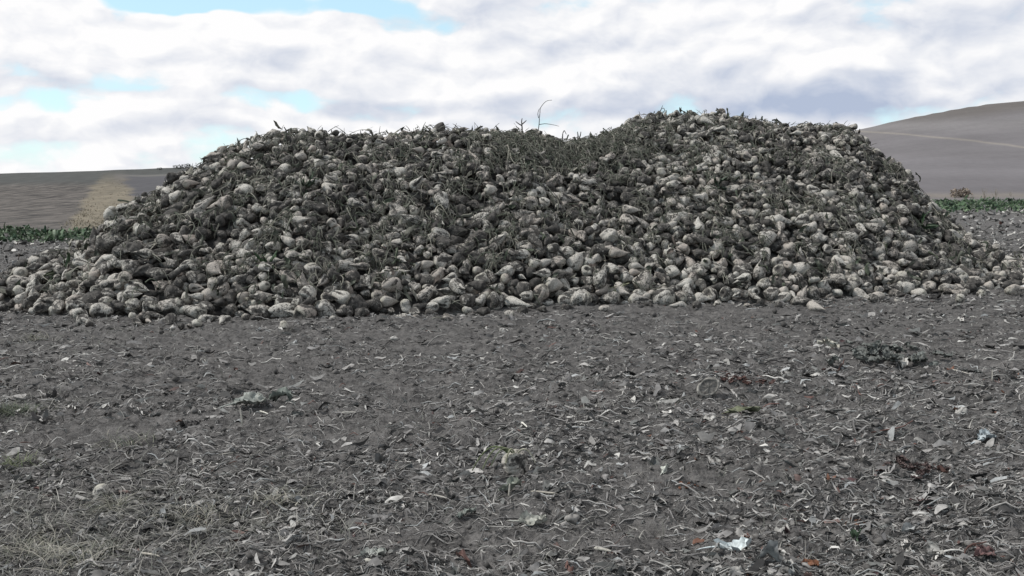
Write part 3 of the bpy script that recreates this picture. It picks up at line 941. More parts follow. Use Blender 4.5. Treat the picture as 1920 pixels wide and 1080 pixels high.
    col = cols[r.choice(5, n, p=[.34, .26, .2, .12, .08])] * r.uniform(.6, 1.2, (n, 1))
    bag.add(*patches(C0, x, y, z, r.uniform(.06, .17, n), r.uniform(.015, .05, n), r.normal(0, .7, n), r.uniform(.2, .6, n), r, 6, 4, col))
    tag(bag.build('wilted_beet_tops', M_LIT), 'wilted leaf stalks and blades tangled among the heaped beets', 'leaf stalks', kind='stuff')


build_heap_tops()

# ------------------------------------------------------------------ litter on the field (uncountable)
def field_points(r, n, near_share=0.6, vmax=1130, reach=1.0):
    k = int(n * near_share)
    v1 = r.uniform(540, vmax, k); _, e1 = pix(np.zeros(k), v1); D1 = -CAM_H / e1
    D2 = np.sqrt(r.uniform(2.2 ** 2, 24.0 ** 2, n - k))
    D = np.concatenate([D1, D2])
    a = r.uniform(-0.62, 0.62, n) * reach
    return a * D, D


def clear_of_heap(X, Y): return heap(X, Y) < 0.05


GC = np.array([[.178, .170, .163], [.28, .268, .252], [.128, .129, .122], [.43, .415, .385], [.045, .043, .041], [.30, .305, .298], [.12, .068, .058]])


def build_litter():
    r = np.random.default_rng(51)
    # dry stalks
    bag = Bag()
    n = 46000
    X, Y = field_points(r, n, .55); k = clear_of_heap(X, Y) & (r.random(n) < .55 + .6 * perlin(X * .8, Y * .9) + .8 * perlin(X * .30 + 2, Y * 1.5 + 5)); X, Y = X[k], Y[k]; n = len(X)
    K = 6; t = np.linspace(-.5, .5, K)[None, :]
    ln = r.gamma(2.0, .026, n).clip(.015, .22)[:, None]; h = r.uniform(0, 2 * PI, n)[:, None]; h = np.where(r.random((n, 1)) < .45, r.normal(0, .5, (n, 1)), h)
    cur = r.normal(0, .6, n)[:, None]
    px = X[:, None] + ln * t * np.cos(h + cur * t); py = Y[:, None] + ln * t * np.sin(h + cur * t)
    R = r.uniform(.0010, .0038, n)[:, None] * (1 - .8 * np.abs(t)) * (1 + .35 * (ln > .1)) * np.clip(.6 + Y / 11, .8, 1.5)[:, None]
    pz = ground(px, py) + R * .6 + .018 * (r.random((n, 1)) ** 3) * (1 - 2 * np.abs(t)) + (t + .5) * ln * np.where(r.random((n, 1)) < .12, r.uniform(0, .35, (n, 1)), 0)
    col = GC[r.choice(7, n, p=[.34, .26, .10, .10, .13, .06, .01])] * r.uniform(.7, 1.2, (n, 1))
    bag.add(*tubes(np.stack([px, py, pz], -1), R, 4, col))
    tag(bag.build('dry_stalks', M_LIT), 'short dry stalks and straw strewn over the bare soil', 'dry stalks', kind='stuff')
    # shreds and curled scraps of dead leaf
    bag = Bag()
    n = 150000
    X, Y = field_points(r, n, .62)
    dn = .36 + .16 * sstep(-2, 3, X) + .9 * perlin(X * .9 + 4, Y * 1.1) + .5 * perlin(X * 2.7, Y * 3.3 + 8) + 1.0 * perlin(X * .30 + 2, Y * 1.5 + 5)
    k = clear_of_heap(X, Y) & (r.random(n) < dn); X, Y = X[k], Y[k]; n = len(X)
    K = 4; t = np.linspace(-.5, .5, K)[None, :]
    far = np.clip(.55 + Y / 9, .85, 1.7)
    ln = (r.gamma(2.1, .0115, n).clip(.007, .085) * far)[:, None]
    h = np.where(r.random((n, 1)) < .55, r.normal(0, .45, (n, 1)), r.uniform(0, 2 * PI, (n, 1))); cur = r.normal(0, .8, (n, 1))
    px = X[:, None] + ln * t * np.cos(h + cur * t); py = Y[:, None] + ln * t * np.sin(h + cur * t)
    arch = r.normal(0, .38, (n, 1))
    pz = ground(px, py) + .003 + ln * (.12 * r.random((n, 1)) + np.abs(arch) * np.where(arch > 0, .25 - t * t, t * t) + .25 * r.normal(0, .5, (n, 1)) * (t + .5) ** 2)
    Wd = ln * (.035 + .19 * r.random((n, 1)) ** 1.8) * (1 - (1.7 * np.abs(t)) ** 2 * .9) * (1 + .3 * r.normal(size=(n, K)))
    side = np.stack([-np.sin(h[:, 0]), np.cos(h[:, 0]), r.normal(0, 1.1, n)], -1); side /= np.linalg.norm(side, axis=1, keepdims=True)
    col = GC[r.choice(7, n, p=[.29, .23, .12, .10, .20, .05, .01])] * r.uniform(.4, 1.35, (n, 1))
    bag.add(*ribbons(np.stack([px, py, np.maximum(pz, ground(px, py) + .001)], -1), np.abs(Wd), side, col))
    # whole crumpled pieces
    n = 4200
    X, Y = field_points(r, n, .62); k = clear_of_heap(X, Y) & (r.random(n) < .35 + .25 * sstep(-2, 3, X) + .9 * perlin(X * .9 + 4, Y * 1.1)); X, Y = X[k], Y[k]; n = len(X)
    ln = r.gamma(2.6, .0115, n).clip(.012, .075) * np.clip(.7 + Y / 14, .9, 1.5); wd = ln * r.uniform(.25, .65, n)
    x, y, z = frames(r, n, .22)
    C0 = np.stack([X, Y, ground(X, Y) + ln * .08], -1)
    col = GC[r.choice(7, n, p=[.34, .20, .20, .09, .09, .07, .01])] * r.uniform(.65, 1.1, (n, 1))
    bag.add(*patches(C0, x, y, z, ln, wd, r.normal(0, .6, n), r.uniform(.25, .6, n), r, 8, 6, col, .16))
    # reddish scraps, thicker on the right
    n = 1500
    X, Y = field_points(r, n, .7); u_, v_, _ = project(np.stack([X, Y, 0 * X], -1)); k = clear_of_heap(X, Y) & (r.random(n) < .08 + .55 * sstep(1000, 1500, u_) * (.3 + sstep(0, .4, perlin(X * 1.1 + 3, Y * 1.2)))); X, Y = X[k], Y[k]; n = len(X)
    ln = r.gamma(2.6, .011, n).clip(.012, .06); x, y, z = frames(r, n, .3)
    col = np.array([[.10, .055, .045], [.15, .075, .05], [.085, .05, .05], [.13, .09, .08]])[r.integers(0, 4, n)] * r.uniform(.6, 1.2, (n, 1))
    bag.add(*patches(np.stack([X, Y, ground(X, Y) + ln * .1], -1), x, y, z, ln, ln * r.uniform(.2, .6, n), r.normal(0, .6, n), r.uniform(.25, .6, n), r, 6, 4, col, .16))
    # coarse scraps on the far side of the heap
    n = 9000
    D = np.exp(r.uniform(math.log(11), math.log(48), n)); a = r.uniform(-.62, .62, n); X, Y = a * D, D
    k = clear_of_heap(X, Y) & ((a < -.38) & (D < 21) | (a > .40) & (D < 44)); X, Y = X[k], Y[k]; n = len(X)
    x, y, z = frames(r, n, .45); ln = r.uniform(.05, .16, n) * (Y / 16) ** .6
    col = GC[r.choice(7, n, p=[.28, .25, .17, .12, .10, .07, .01])] * r.uniform(.6, 1.15, (n, 1))
    bag.add(*patches(np.stack([X, Y, ground(X, Y) + ln * .1], -1), x, y, z, ln, ln * r.uniform(.2, .6, n), r.normal(0, .6, n), r.uniform(.2, .5, n), r, 4, 3, col))
    tag(bag.build('leaf_litter', M_LEAF), 'withered beet leaf scraps littering the trodden field', 'leaf litter', kind='stuff')
    # crumbs of soil
    n = 14000
    X, Y = field_points(r, n, .5); k = clear_of_heap(X, Y) & (r.random(n) < .5 + perlin(X * 1.2, Y * 1.3 + 30)); X, Y = X[k], Y[k]; n = len(X)
    sz = r.gamma(1.6, .0042, n).clip(.002, .026) * np.clip(.6 + Y / 8, .9, 1.6)
    ico = np.array([[0, 0, 1], [.9, .1, .25], [.25, .9, .1], [-.9, .2, .3], [-.1, -.9, .2], [0, 0, -.8]], float)
    f = np.array([[0, 1, 2], [0, 2, 3], [0, 3, 4], [0, 4, 1], [5, 2, 1], [5, 3, 2], [5, 4, 3], [5, 1, 4]])
    Vv = ico[None] * sz[:, None, None] * r.uniform(.5, 1.2, (n, 6, 3)) + np.stack([X, Y, ground(X, Y) + sz * .15], -1)[:, None, :]
    F = (f[None] + (np.arange(n) * 6)[:, None, None]).reshape(-1, 3)
    col = np.repeat(np.array([[.088, .083, .078]]) * r.uniform(.5, 1.7, (n, 1)), 6, axis=0)
    bag = Bag(); bag.add(Vv.reshape(-1, 3), F, col)
    tag(bag.build('soil_crumbs', M_LIT), 'dark crumbs of soil scattered on the field', 'soil crumbs', kind='stuff')
    # low grass over the left foreground
    n = 9000
    X, Y = field_points(r, n, .7); u, v, _ = project(np.stack([X, Y, 0 * X], -1))
    w = 1.1 * np.exp(-((u - 120) / 260) ** 2 - ((v - 1000) / 90) ** 2) + .8 * np.exp(-((u - 20) / 120) ** 2 - ((v - 760) / 40) ** 2) + .6 * np.exp(-((u - 480) / 190) ** 2 - ((v - 960) / 60) ** 2) + .35 * np.exp(-((u - 200) / 260) ** 2 - ((v - 640) / 60) ** 2) + .04
    k = (r.random(n) < w) & clear_of_heap(X, Y); X, Y = X[k], Y[k]
    rep = 4; X = np.repeat(X, rep) + r.normal(0, .025, len(X) * rep); Y = np.repeat(Y, rep) + r.normal(0, .025, len(Y) * rep); n = len(X)
    bag = Bag(); bag.add(*grass(r, X, Y, .05, .14, np.array([[.205, .195, .175], [.145, .145, .125], [.29, .278, .25], [.09, .092, .077]])))
    tag(bag.build('sparse_grass', M_GRASS), 'thin dry grass growing over the left foreground soil', 'grass', kind='stuff')


def grass(r, X, Y, l0, l1, cols, up=.75, w=.0018):
    n = len(X); K = 5; t = np.linspace(0, 1, K)[None, :]
    h = r.uniform(0, 2 * PI, n); ln = r.uniform(l0, l1, n)
    tilt = r.uniform(.2, 1.0, n)[:, None]
    d = np.stack([np.cos(h), np.sin(h)], -1)
    hor = ln[:, None] * (tilt * t + .35 * t * t)
    px = X[:, None] + d[:, :1] * hor; py = Y[:, None] + d[:, 1:] * hor
    pz = ground(X, Y)[:, None] + ln[:, None] * (up * t - (.35 + .3 * tilt) * t * t)
    pz = np.maximum(pz, ground(px, py) + .002)
    P = np.stack([px, py, pz], -1)
    W = (w * np.ones(n))[:, None] * (1 - .85 * t) * np.clip(.6 + Y / 9, .8, 1.6)[:, None]
    side = np.stack([-np.sin(h), np.cos(h), 0 * h], -1)
    col = cols[r.integers(0, len(cols), n)] * r.uniform(.7, 1.25, (n, 1))
    return ribbons(P, W, side, col)


build_litter()

# ------------------------------------------------------------------ green strip of standing beet leaves beyond the heap, dry grass on the balk
def build_crop():
    r = np.random.default_rng(61)
    bag = Bag()
    n = 24000
    a = r.uniform(-.75, .75, n)
    side = a < .1
    D = np.where(side, 19.2 + 4.5 * r.random(n) ** .8, 38 + 24 * r.random(n) ** .7)
    X, Y = a * D, D
    k = r.random(n) < np.where(side, .75, .95) * (0.55 + .9 * np.clip(perlin(X * .5, Y * .25) + .3, 0, 1)); X, Y, side = X[k], Y[k], side[k]; n = len(X)
    sz = np.where(side, r.uniform(.06, .16, n), r.uniform(.11, .28, n)) * (.55 + .9 * r.random(n) ** 2)
    x, y, z = frames(r, n, .9)
    x[:, 2] = np.abs(x[:, 2]); x /= np.linalg.norm(x, axis=1, keepdims=True); y = np.cross(z, x); y /= np.linalg.norm(y, axis=1, keepdims=True); z = np.cross(x, y)
    C0 = np.stack([X, Y, land(X, Y) + sz * r.uniform(.15, .65, n) + np.where(side, .12, .22) * r.random(n) * np.clip(.5 + 1.5 * perlin(X * .9, Y * .5 + 4), 0.1, 1)], -1)
    cols = np.array([[.065, .105, .055], [.10, .145, .08], [.04, .07, .04], [.17, .20, .14]])
    col = cols[r.choice(4, n, p=[.38, .27, .25, .1])] * r.uniform(.7, 1.25, (n, 1))
    bag.add(*patches(C0, x, y, z, sz, sz * r.uniform(.3, .5, n), r.normal(0, .5, n), r.uniform(.1, .3, n), r, 6, 4, col))
    tag(bag.build('standing_beet_crop', M_LEAF), 'dark green strip of standing beet leaves behind the heap', 'crop', kind='stuff')
    bag = Bag()
    n = 1800
    D = np.exp(r.uniform(math.log(24), math.log(100), n)); uu0 = r.uniform(90, 330, n); X = (uu0 - 960) / 1800 * D; Y = D
    Z = land(X, Y); vv = 345 - 1800 * (Z - CAM_H) / D
    x0 = 190 - (vv - 335) * .68; x1 = 236 + (vv - 330) * .42
    k = (uu0 > x0) & (uu0 < x1) & (vv > 338) & (r.random(n) < .35); X, Y = X[k], Y[k]
    X = np.repeat(X, 7) + r.normal(0, .12, len(X) * 7); Y = np.repeat(Y, 7) + r.normal(0, .12, len(Y) * 7)
    bag.add(*grass(r, X, Y, .12, .34, np.array([[.205, .18, .13], [.175, .155, .11], [.22, .195, .145], [.12, .11, .08]]), .8, .006))
    tag(bag.build('dry_grass', M_GRASS), 'tan dry grass strip running up the left hillside', 'grass', kind='stuff')


build_crop()

# ------------------------------------------------------------------ single things
def at(u, v, z=0.0):
    a, e = pix(u, v); D = (z - CAM_H) / e
    return np.array([float(a * D), float(D), z])


def soil_at(u, v):
    P = at(u, v)
    for _ in range(3):
        P = at(u, v, float(ground(P[0], P[1])))
    return P


def rooted(name, P, lab, cat, group=None):
    o = bpy.data.objects.new(name, None); COL.objects.link(o); o.location = P
    o.empty_display_size = .05
    return tag(o, lab, cat, group)


tr_ = np.random.default_rng(71)


def leaf_thing(u, v, wpx, col, lab, cat='leaf', name='fallen_leaf', heading=None, tilt=.25, stem=True, blades=1, group=None, curl=.5, aspect=.6):
    r = tr_
    P = soil_at(u, v); s = wpx * P[1] / FPX
    x, y, z = frames(r, blades, tilt)
    if heading is not None:
        h = math.radians(heading); x[0] = (math.cos(h), math.sin(h), .12); x[0] /= np.linalg.norm(x[0]); y[0] = np.cross(z[0], x[0]); y[0] /= np.linalg.norm(y[0]); z[0] = np.cross(x[0], y[0])
    C0 = np.zeros((blades, 3)); C0[:, 2] = s * .18
    if blades > 1: C0[:, :2] += r.normal(0, .30 * s, (blades, 2)); C0[:, 1] *= 1.1; C0[:, 2] = ground(P[0] + C0[:, 0], P[1] + C0[:, 1]) - P[2] + .012 + s * r.uniform(.04, .12, blades)
    ln = np.full(blades, s) if blades == 1 else r.uniform(.08, .24, blades) * s
    c = np.array(col)[None] * (r.uniform(.65, 1.25, (blades, 1)) if blades > 1 else 1)
    V, F, C = patches(C0, x, y, z, ln, ln * aspect, r.normal(0, .25, blades) + curl, np.full(blades, .28 if blades == 1 else .5), r, 14, 10, c, .07)
    o = None
    if blades > 1: V = V * np.array([1, 1, .6])
    if blades > 1: o = rooted(name, P, lab, cat, group)
    parts = [(slice(k * 140, (k + 1) * 140)) for k in range(blades)]
    f1 = F[:13 * 9]
    for k, sl in enumerate(parts):
        bag = Bag(); bag.add(V[sl], f1, C[sl])
        if blades == 1:
            o = bag.build(name, M_LEAF); o.location = P; tag(o, lab, cat, group)
        else: bag.build('leaf', M_LEAF, o)
    if stem:
        d = -x[0]
        bag = Bag(); bag.add(*stalk_mesh('leaf_stalk', C0[0] + d * s * .3, d * np.array([1, 1, .2]), s * .8, max(.003, s * .035), r, np.clip(np.array(col) * 1.15, 0, .6)))
        bag.build('leaf_stalk', M_LIT, o)
    return o


leaf_thing(1375, 1036, 66, (.46, .50, .50), 'large pale silvery crumpled leaf at the bottom right edge', heading=-15, curl=.3)
leaf_thing(1850, 830, 44, (.42, .46, .47), 'pale bluish curled leaf near the right edge', heading=20)
leaf_thing(1250, 886, 30, (.44, .45, .40), 'small pale leaf standing on edge right of the half-buried beet', heading=50, tilt=.6)
leaf_thing(1552, 657, 40, (.45, .43, .37), 'pale dried leaf with a stalk, left of the dark leaf heap', heading=140)
leaf_thing(470, 763, 60, (.25, .26, .235), 'pale grey-green leaf lying in the left foreground', heading=10)
leaf_thing(525, 757, 44, (.16, .178, .155), 'dull green leaf just right of a paler grey leaf', heading=170)
leaf_thing(1395, 778, 60, (.13, .14, .09), 'olive green folded leaf below the rust-red leaf clump', heading=5, aspect=.4)
leaf_thing(958, 922, 40, (.17, .18, .15), 'flat grey-green leaf in front of the half-buried beet', heading=0)
leaf_thing(1000, 985, 50, (.34, .34, .30), 'pale ragged leaf below the half-buried beet', heading=-10)
leaf_thing(875, 968, 40, (.17, .185, .165), 'dull grey leaf left of a pale ragged one', heading=30)
leaf_thing(700, 1046, 48, (.33, .34, .31), 'pale torn leaf at the bottom left of centre', heading=4)
leaf_thing(1605, 1012, 34, (.08, .12, .075), 'dark green leaf standing up in the lower right litter', heading=80, tilt=.7)
leaf_thing(1660, 664, 150, (.13, .136, .125), 'long heap of dark grey-green wilted leaves below the right foot of the beets', 'leaf heap', 'leaf_heap', blades=38, stem=False)
leaf_thing(1392, 717, 66, (.085, .048, .041), 'rust-red clump of withered leaves beside the halved beet', 'leaf clump', 'leaf_clump', blades=34, stem=False)
leaf_thing(1290, 918, 40, (.16, .075, .045), 'orange-brown withered leaf clump right of the half-buried beet', 'leaf clump', 'leaf_clump', blades=12, stem=False)
leaf_thing(1598, 985, 40, (.15, .07, .04), 'orange dead leaf clump behind the dark green upright leaf', 'leaf clump', 'leaf_clump', blades=10, stem=False)
leaf_thing(1520, 1066, 36, (.2, .095, .055), 'bright orange leaf scrap at the bottom edge', heading=10, stem=False)
leaf_thing(1725, 942, 40, (.15, .095, .09), 'pinkish red leaf clump in the right foreground', 'leaf clump', 'leaf_clump', blades=10, stem=False)
leaf_thing(1710, 880, 80, (.072, .050, .046), 'wide reddish brown patch of dead leaves above a pinkish clump', 'leaf clump', 'leaf_clump', blades=40, stem=False)
leaf_thing(1750, 562, 26, (.022, .021, .02), 'nearly black leaf scrap just below the right foot of the heap', heading=0, stem=False)
leaf_thing(1845, 1045, 46, (.14, .085, .08), 'dull red leaf scrap in the bottom right corner', heading=15, stem=False)

STICKS = [(495, 777, 28, -28, .006, (.50, .48, .42), 'short white stick beside the pale grey-green leaf'), (453, 800, 34, 100, .006, (.38, .36, .31), 'upright pale leaf stalk below the grey-green leaf'),
          (430, 855, 40, 8, .004, (.38, .36, .31), 'straight pale straw left of centre in the foreground'), (90, 912, 60, 40, .005, (.34, .33, .30), 'long pale stick slanting up at the left edge'),
          (282, 1046, 48, -20, .005, (.42, .39, .33), 'pale stick near the bottom left grass'), (983, 800, 22, -62, .006, (.56, .54, .48), 'short thick white stalk above the half-buried beet'),
          (655, 777, 34, -4, .005, (.46, .44, .39), 'white stalk piece lying flat left of centre'), (1352, 786, 46, -18, .005, (.42, .39, .33), 'pale stalk left of the olive green leaf'),
          (1020, 928, 52, -14, .005, (.42, .39, .33), 'long pale stalk right of the flat grey-green leaf'), (955, 935, 26, 84, .005, (.40, .37, .32), 'upright stalk in front of the flat grey-green leaf'),
          (1130, 1036, 34, -25, .008, (.40, .38, .33), 'thick pale stalk at the bottom centre'), (1800, 700, 26, -60, .005, (.36, .34, .30), 'pale slanting stalk in the right midground'),
          (820, 935, 44, -25, .005, (.36, .34, .30), 'pale bent stalk left of the half-buried beet'), (1860, 718, 24, 88, .005, (.36, .34, .3), 'short upright stalk near the right edge'), (700, 1060, 46, -32, .007, (.42, .4, .35), 'pale thick stalk at the bottom left of centre')]
for (u, v, L, an, rad, col, lab) in STICKS:
    P = soil_at(u, v); k = P[1] / FPX; ln = L * k
    ang = math.radians(an)
    rise = abs(math.sin(ang)) > .9
    if rise: d = np.array([math.cos(ang) * .6, .1, 1.0])
    else:
        sc = P[1] / CAM_H                          # foreshortening of the soil
        d = np.array([math.cos(ang), math.sin(ang) * sc * .55, .05])
        ln = min(ln * np.linalg.norm(d), .30); 
    d /= np.linalg.norm(d)
    t = np.linspace(-.5, .5, 9)[:, None]
    pts = d * t * ln + np.array([0, 0, .010 + (ln * .45 if rise else 0)]) + np.array([0.1, .1, .3]) * (.25 - t ** 2) * ln * tr_.uniform(.05, .3)
    bag = Bag(); bag.add(*tubes(pts[None], (rad * (1 - .5 * (t[:, 0] + .5)))[None] * np.array([[.3] + [1] * 7 + [.4]]), 6, np.array([col])))
    o = bag.build('dry_stalk', M_LIT); o.location = P
    tag(o, lab, 'stalk', 'pale stalks lying on the soil')


def lump_thing(name, u, v, wpx, col, lab, cat, group=None, squash=.7):
    P = soil_at(u, v); s = wpx * P[1] / FPX / 2
    n, m = 12, 16
    th = np.linspace(0.0, PI, n)[:, None]; ph = (np.arange(m) * 2 * PI / m)[None]
    q = tr_.uniform(0, 6, 4)
    rr = s * (1 + .18 * np.cos(2 * ph + q[0] + th) + .12 * np.cos(3 * ph + q[1] - 2 * th) + .1 * np.cos(4 * th + q[2]))
    V = np.stack([rr * np.sin(th) * np.cos(ph), rr * np.sin(th) * np.sin(ph) * .8, rr * np.cos(th) * squash + s * .45 + 0 * ph], -1).reshape(-1, 3)
    bag = Bag(); bag.add(V, grid_faces(n, m), np.tile(np.array(col), (len(V), 1)))
    o = bag.build(name, M_LIT); o.location = P
    return tag(o, lab, cat, group)


for (u, v, w, lab) in [(325, 617, 12, 'square white chip below the left part of the heap'), (1508, 609, 11, 'white chip on the soil below the right crest'), (942, 622, 11, 'white chip below the middle of the heap'),
                       (739, 637, 12, 'pale round chip on the soil left of centre'), (1523, 574, 9, 'small white chip touching the foot of the heap on the right'), (1072, 978, 26, 'pale rounded chunk in the bottom centre litter')]:
    lump_thing('root_chip', u, v, w, (.42, .40, .37) if w < 20 else (.27, .255, .235), lab, 'chip', 'white chips of beet root on the soil')
lump_thing('root_chunk', 1917, 549, 22, (.66, .65, .62), 'bright white chunk at the right edge beside the heap foot', 'root chunk')

# beets lying apart on the soil
def lone_beet(u, v, d, L, an, tv, mud, typ, lab, sink=.35, stalks=0):
    P = soil_at(u, v); k = P[1] / FPX
    p = beet_params(typ, d * k, hr, L * k); p['tone'] = mud; p['hol'] = 0
    d2 = math.cos(math.radians(an)) * RIGHT + math.sin(math.radians(an)) * UPV
    ax = math.sqrt(1 - tv * tv) * d2 + tv * FWD
    P = P + np.array([0, 0, d * k * (.5 - sink)])
    b = dict(p=p, R=frame_from_axis(ax, 1.0), pos=P, layer=3, hero=True, prong=None)
    return make_beet(b, lab, hr, 'beets lying apart from the heap', stalks)


ob = lone_beet(966, 893, 50, 62, 290, .15, .36, 'round', 'half-buried beet with arching green stalks in the centre foreground', -.05)
for (dx, ln, bend, c) in [(-.06, .20, -1, (.16, .18, .10)), (-.03, .16, -1, (.20, .22, .13)), (-.01, .13, -.5, (.25, .25, .17)), (.03, .13, 1, (.28, .27, .21)), (-.08, .22, -1.2, (.10, .12, .06))]:
    t = np.linspace(0, 1, 10)[:, None]
    pts = np.array([dx * .4, -.03, .05]) + np.array([bend * .55, -.15, 0]) * ln * t + np.array([0, 0, 1]) * ln * (.75 * t - 1.05 * t * t)
    bag = Bag(); bag.add(*tubes(pts[None], (.0042 * (1 - .4 * t[:, 0]))[None], 5, np.array([c]))); bag.build('leaf_stalk', M_LIT, ob)
lone_beet(192, 932, 30, 44, 300, .1, .35, 'pear', 'small pale beet lying in the left foreground grass', .2)
lone_beet(533, 616, 20, 24, 270, .7, .3, 'round', 'small pale beet lying on soil in front of the heap, left of centre', .25)


def halved_beet(u, v, wpx):
    """a beet cut lengthwise, its cut face showing a pale rim"""
    P = soil_at(u, v); s = wpx * P[1] / FPX / 2
    n, m = 7, 26
    ph = np.arange(m) * 2 * PI / m
    out = []; dirt_dark = []
    for k, q in enumerate(np.linspace(0, 1, n)):
        rad = math.cos(q * PI / 2) ** .6 if q < 1 else .02
        out.append(np.stack([s * 1.25 * rad * np.cos(ph) * (1 + .08 * np.cos(2 * ph)), np.full(m, s * .8 * q), s * .95 * rad * np.sin(ph)], -1))
    V = np.concatenate(out); F = grid_faces(n, m)
    rim, inner = [], []
    for q, dp in ((1.0, -.001), (.93, -.012), (.80, -.012), (.74, -.004), (.35, -.010), (.02, -.012)):
        inner.append(np.stack([s * 1.25 * q * np.cos(ph) * (1 + .08 * np.cos(2 * ph)), np.full(m, dp * s * 8), s * .95 * q * np.sin(ph)], -1))
    V2 = np.concatenate(inner); F2 = grid_faces(6, m)[:, ::-1]
    c2 = np.repeat(np.array([[.34, .32, .285], [.38, .355, .315], [.30, .28, .25], [.15, .14, .128], [.21, .195, .175], [.17, .158, .142]]), m, axis=0)
    Rt = np.array(Matrix.Rotation(math.radians(-14), 3, 'X') @ Matrix.Rotation(math.radians(-28), 3, 'Y'))
    bag = Bag(); bag.add(V @ Rt.T, F, np.tile([[.15, .14, .125]], (len(V), 1)))
    o = bag.build('halved_beet', M_LIT); o.location = P + np.array([0, 0, s * .55]); tag(o, 'beet cut in half, pale rimmed cut face beside the rust-red leaf clump', 'halved beet', 'beets lying apart from the heap')
    c2 = c2 * tr_.uniform(.5, 1.25, (len(c2), 1)); V2 = V2 + tr_.normal(0, s * .03, V2.shape)
    bag = Bag(); bag.add(V2 @ Rt.T, F2, c2); bag.build('cut_face', M_LIT, o)


halved_beet(1328, 735, 36)


# grass tufts
def tuft(u, v, n, l0, l1, spread, cols, lab, name='grass_tuft', cat='grass tuft', group='grass tufts on the soil', up=.8):
    P = soil_at(u, v); r = tr_
    X = P[0] + r.normal(0, spread, n); Y = P[1] + r.normal(0, spread, n)
    V, F, C = grass(r, X, Y, l0, l1, np.array(cols), up)
    bag = Bag(); bag.add(V - P, F, C)
    o = bag.build(name, M_GRASS); o.location = P
    return tag(o, lab, cat, group)


DRY = [[.24, .225, .185], [.16, .163, .125], [.33, .31, .26], [.10, .105, .08]]
GRN = [[.075, .09, .055], [.055, .07, .05], [.12, .13, .09]]
tuft(215, 962, 70, .06, .15, .025, DRY, 'pale dry grass tuft below the small lone beet')
tuft(375, 985, 90, .05, .13, .05, DRY, 'yellowish grass tuft in the left foreground, right of the lone beet')
tuft(520, 945, 80, .05, .15, .05, DRY, 'wispy dry grass tuft left of centre in the foreground')
tuft(60, 1040, 120, .06, .16, .06, DRY, 'tangled straw coloured grass tuft at the bottom left corner')
tuft(150, 1055, 110, .05, .15, .05, DRY, 'brownish dry grass tuft at the bottom edge, right of the corner one')
tuft(25, 772, 200, .05, .13, .05, GRN, 'dark green low grass tuft at the left edge')
tuft(30, 872, 80, .05, .14, .05, [[.09, .11, .055], [.14, .15, .09]], 'green grass tuft at the left edge below a darker one')
tuft(235, 835, 60, .05, .14, .06, DRY + GRN, 'sparse grass tuft left of the grey-green leaves')
tuft(70, 640, 70, .08, .2, .06, DRY, 'tall dry grass tuft below the left toe of the heap')


# green leaf tufts lodged in the heap
def leaf_tuft(u, v, n, size, cols, lab):
    P = on_surface(u, v, .06, .05); r = tr_
    o = rooted('leaf_tuft', P, lab, 'leaf tuft', 'green leaf tufts caught in the heap')
    for k in range(n):
        d = np.array([r.normal(0, .8), -.6 + r.normal(0, .3), r.normal(.15, .6)]); d /= np.linalg.norm(d)
        bag = Bag(); ln = size * r.uniform(.6, 1.1)
        c = np.array(cols[r.integers(0, len(cols))]) * r.uniform(.8, 1.2)
        y = np.cross(d, r.normal(size=3)); y /= np.linalg.norm(y); z = np.cross(d, y)
        bag.add(*patches((d * ln * .6)[None], d[None], y[None], z[None], np.array([ln]), np.array([ln * .16]), np.array([.5]), np.array([.2]), r, 9, 4, c[None], .06))
        bag.build('leaf', M_LEAF, o)


G1 = [(.045, .085, .035), (.07, .105, .05), (.035, .06, .03)]
leaf_tuft(505, 500, 11, .16, G1, 'bright green leaf tuft low on the left part of the heap')
leaf_tuft(1722, 425, 12, .22, [(.03, .055, .028), (.045, .065, .04)], 'dark green leaf tuft on the right slope of the heap')
leaf_tuft(125, 505, 12, .2, [(.05, .075, .04), (.075, .09, .055)], 'green leaf tuft at the left toe of the heap')
leaf_tuft(735, 512, 10, .16, [(.06, .075, .045), (.12, .13, .09)], 'dull green leaf tuft below the low left crest')
leaf_tuft(575, 352, 10, .18, [(.05, .07, .045), (.035, .05, .032)], 'dark green leaf tuft high under the left crest')
leaf_tuft(1345, 350, 9, .2, [(.05, .075, .05), (.04, .055, .038)], 'green leaf tuft below the high right peak')
leaf_tuft(1160, 540, 6, .12, [(.30, .30, .20), (.22, .23, .14)], 'pale yellowish leaf tuft in the bottom row under the saddle')


# weed stalk and twigs on the crest
def stem_thing(name, pts_px, D, rad, lab, cat, col=(.045, .042, .038), branches=(), group=None):
    W = []
    for (u, v) in pts_px:
        a, e = pix(u, v); W.append([a * D, D + .02 * math.sin(u), CAM_H + e * D])
    W = np.array(W); P = W[0].copy()

    def smooth(Q, n=26):
        t = np.linspace(0, len(Q) - 1, n); Q = np.array(Q)
        out = np.stack([np.interp(t, np.arange(len(Q)), Q[:, k]) for k in range(3)], -1)
        for _ in range(3): out[1:-1] = (out[:-2] + 2 * out[1:-1] + out[2:]) / 4
        return out
    S = smooth(W) - P
    bag = Bag(); bag.add(*tubes(S[None], np.linspace(rad, rad * .45, len(S))[None], 5, np.array([col])))
    o = bag.build(name, M_LIT); o.location = P; tag(o, lab, cat, group)
    for bp in branches:
        Q = []
        for (u, v) in bp:
            a, e = pix(u, v); Q.append([a * D, D - .03, CAM_H + e * D])
        S = smooth(np.array(Q), 16) - P
        bag = Bag(); bag.add(*tubes(S[None], np.linspace(rad * .8, rad * .4, len(S))[None], 5, np.array([col]))); bag.build('branch', M_LIT, o)
    return o


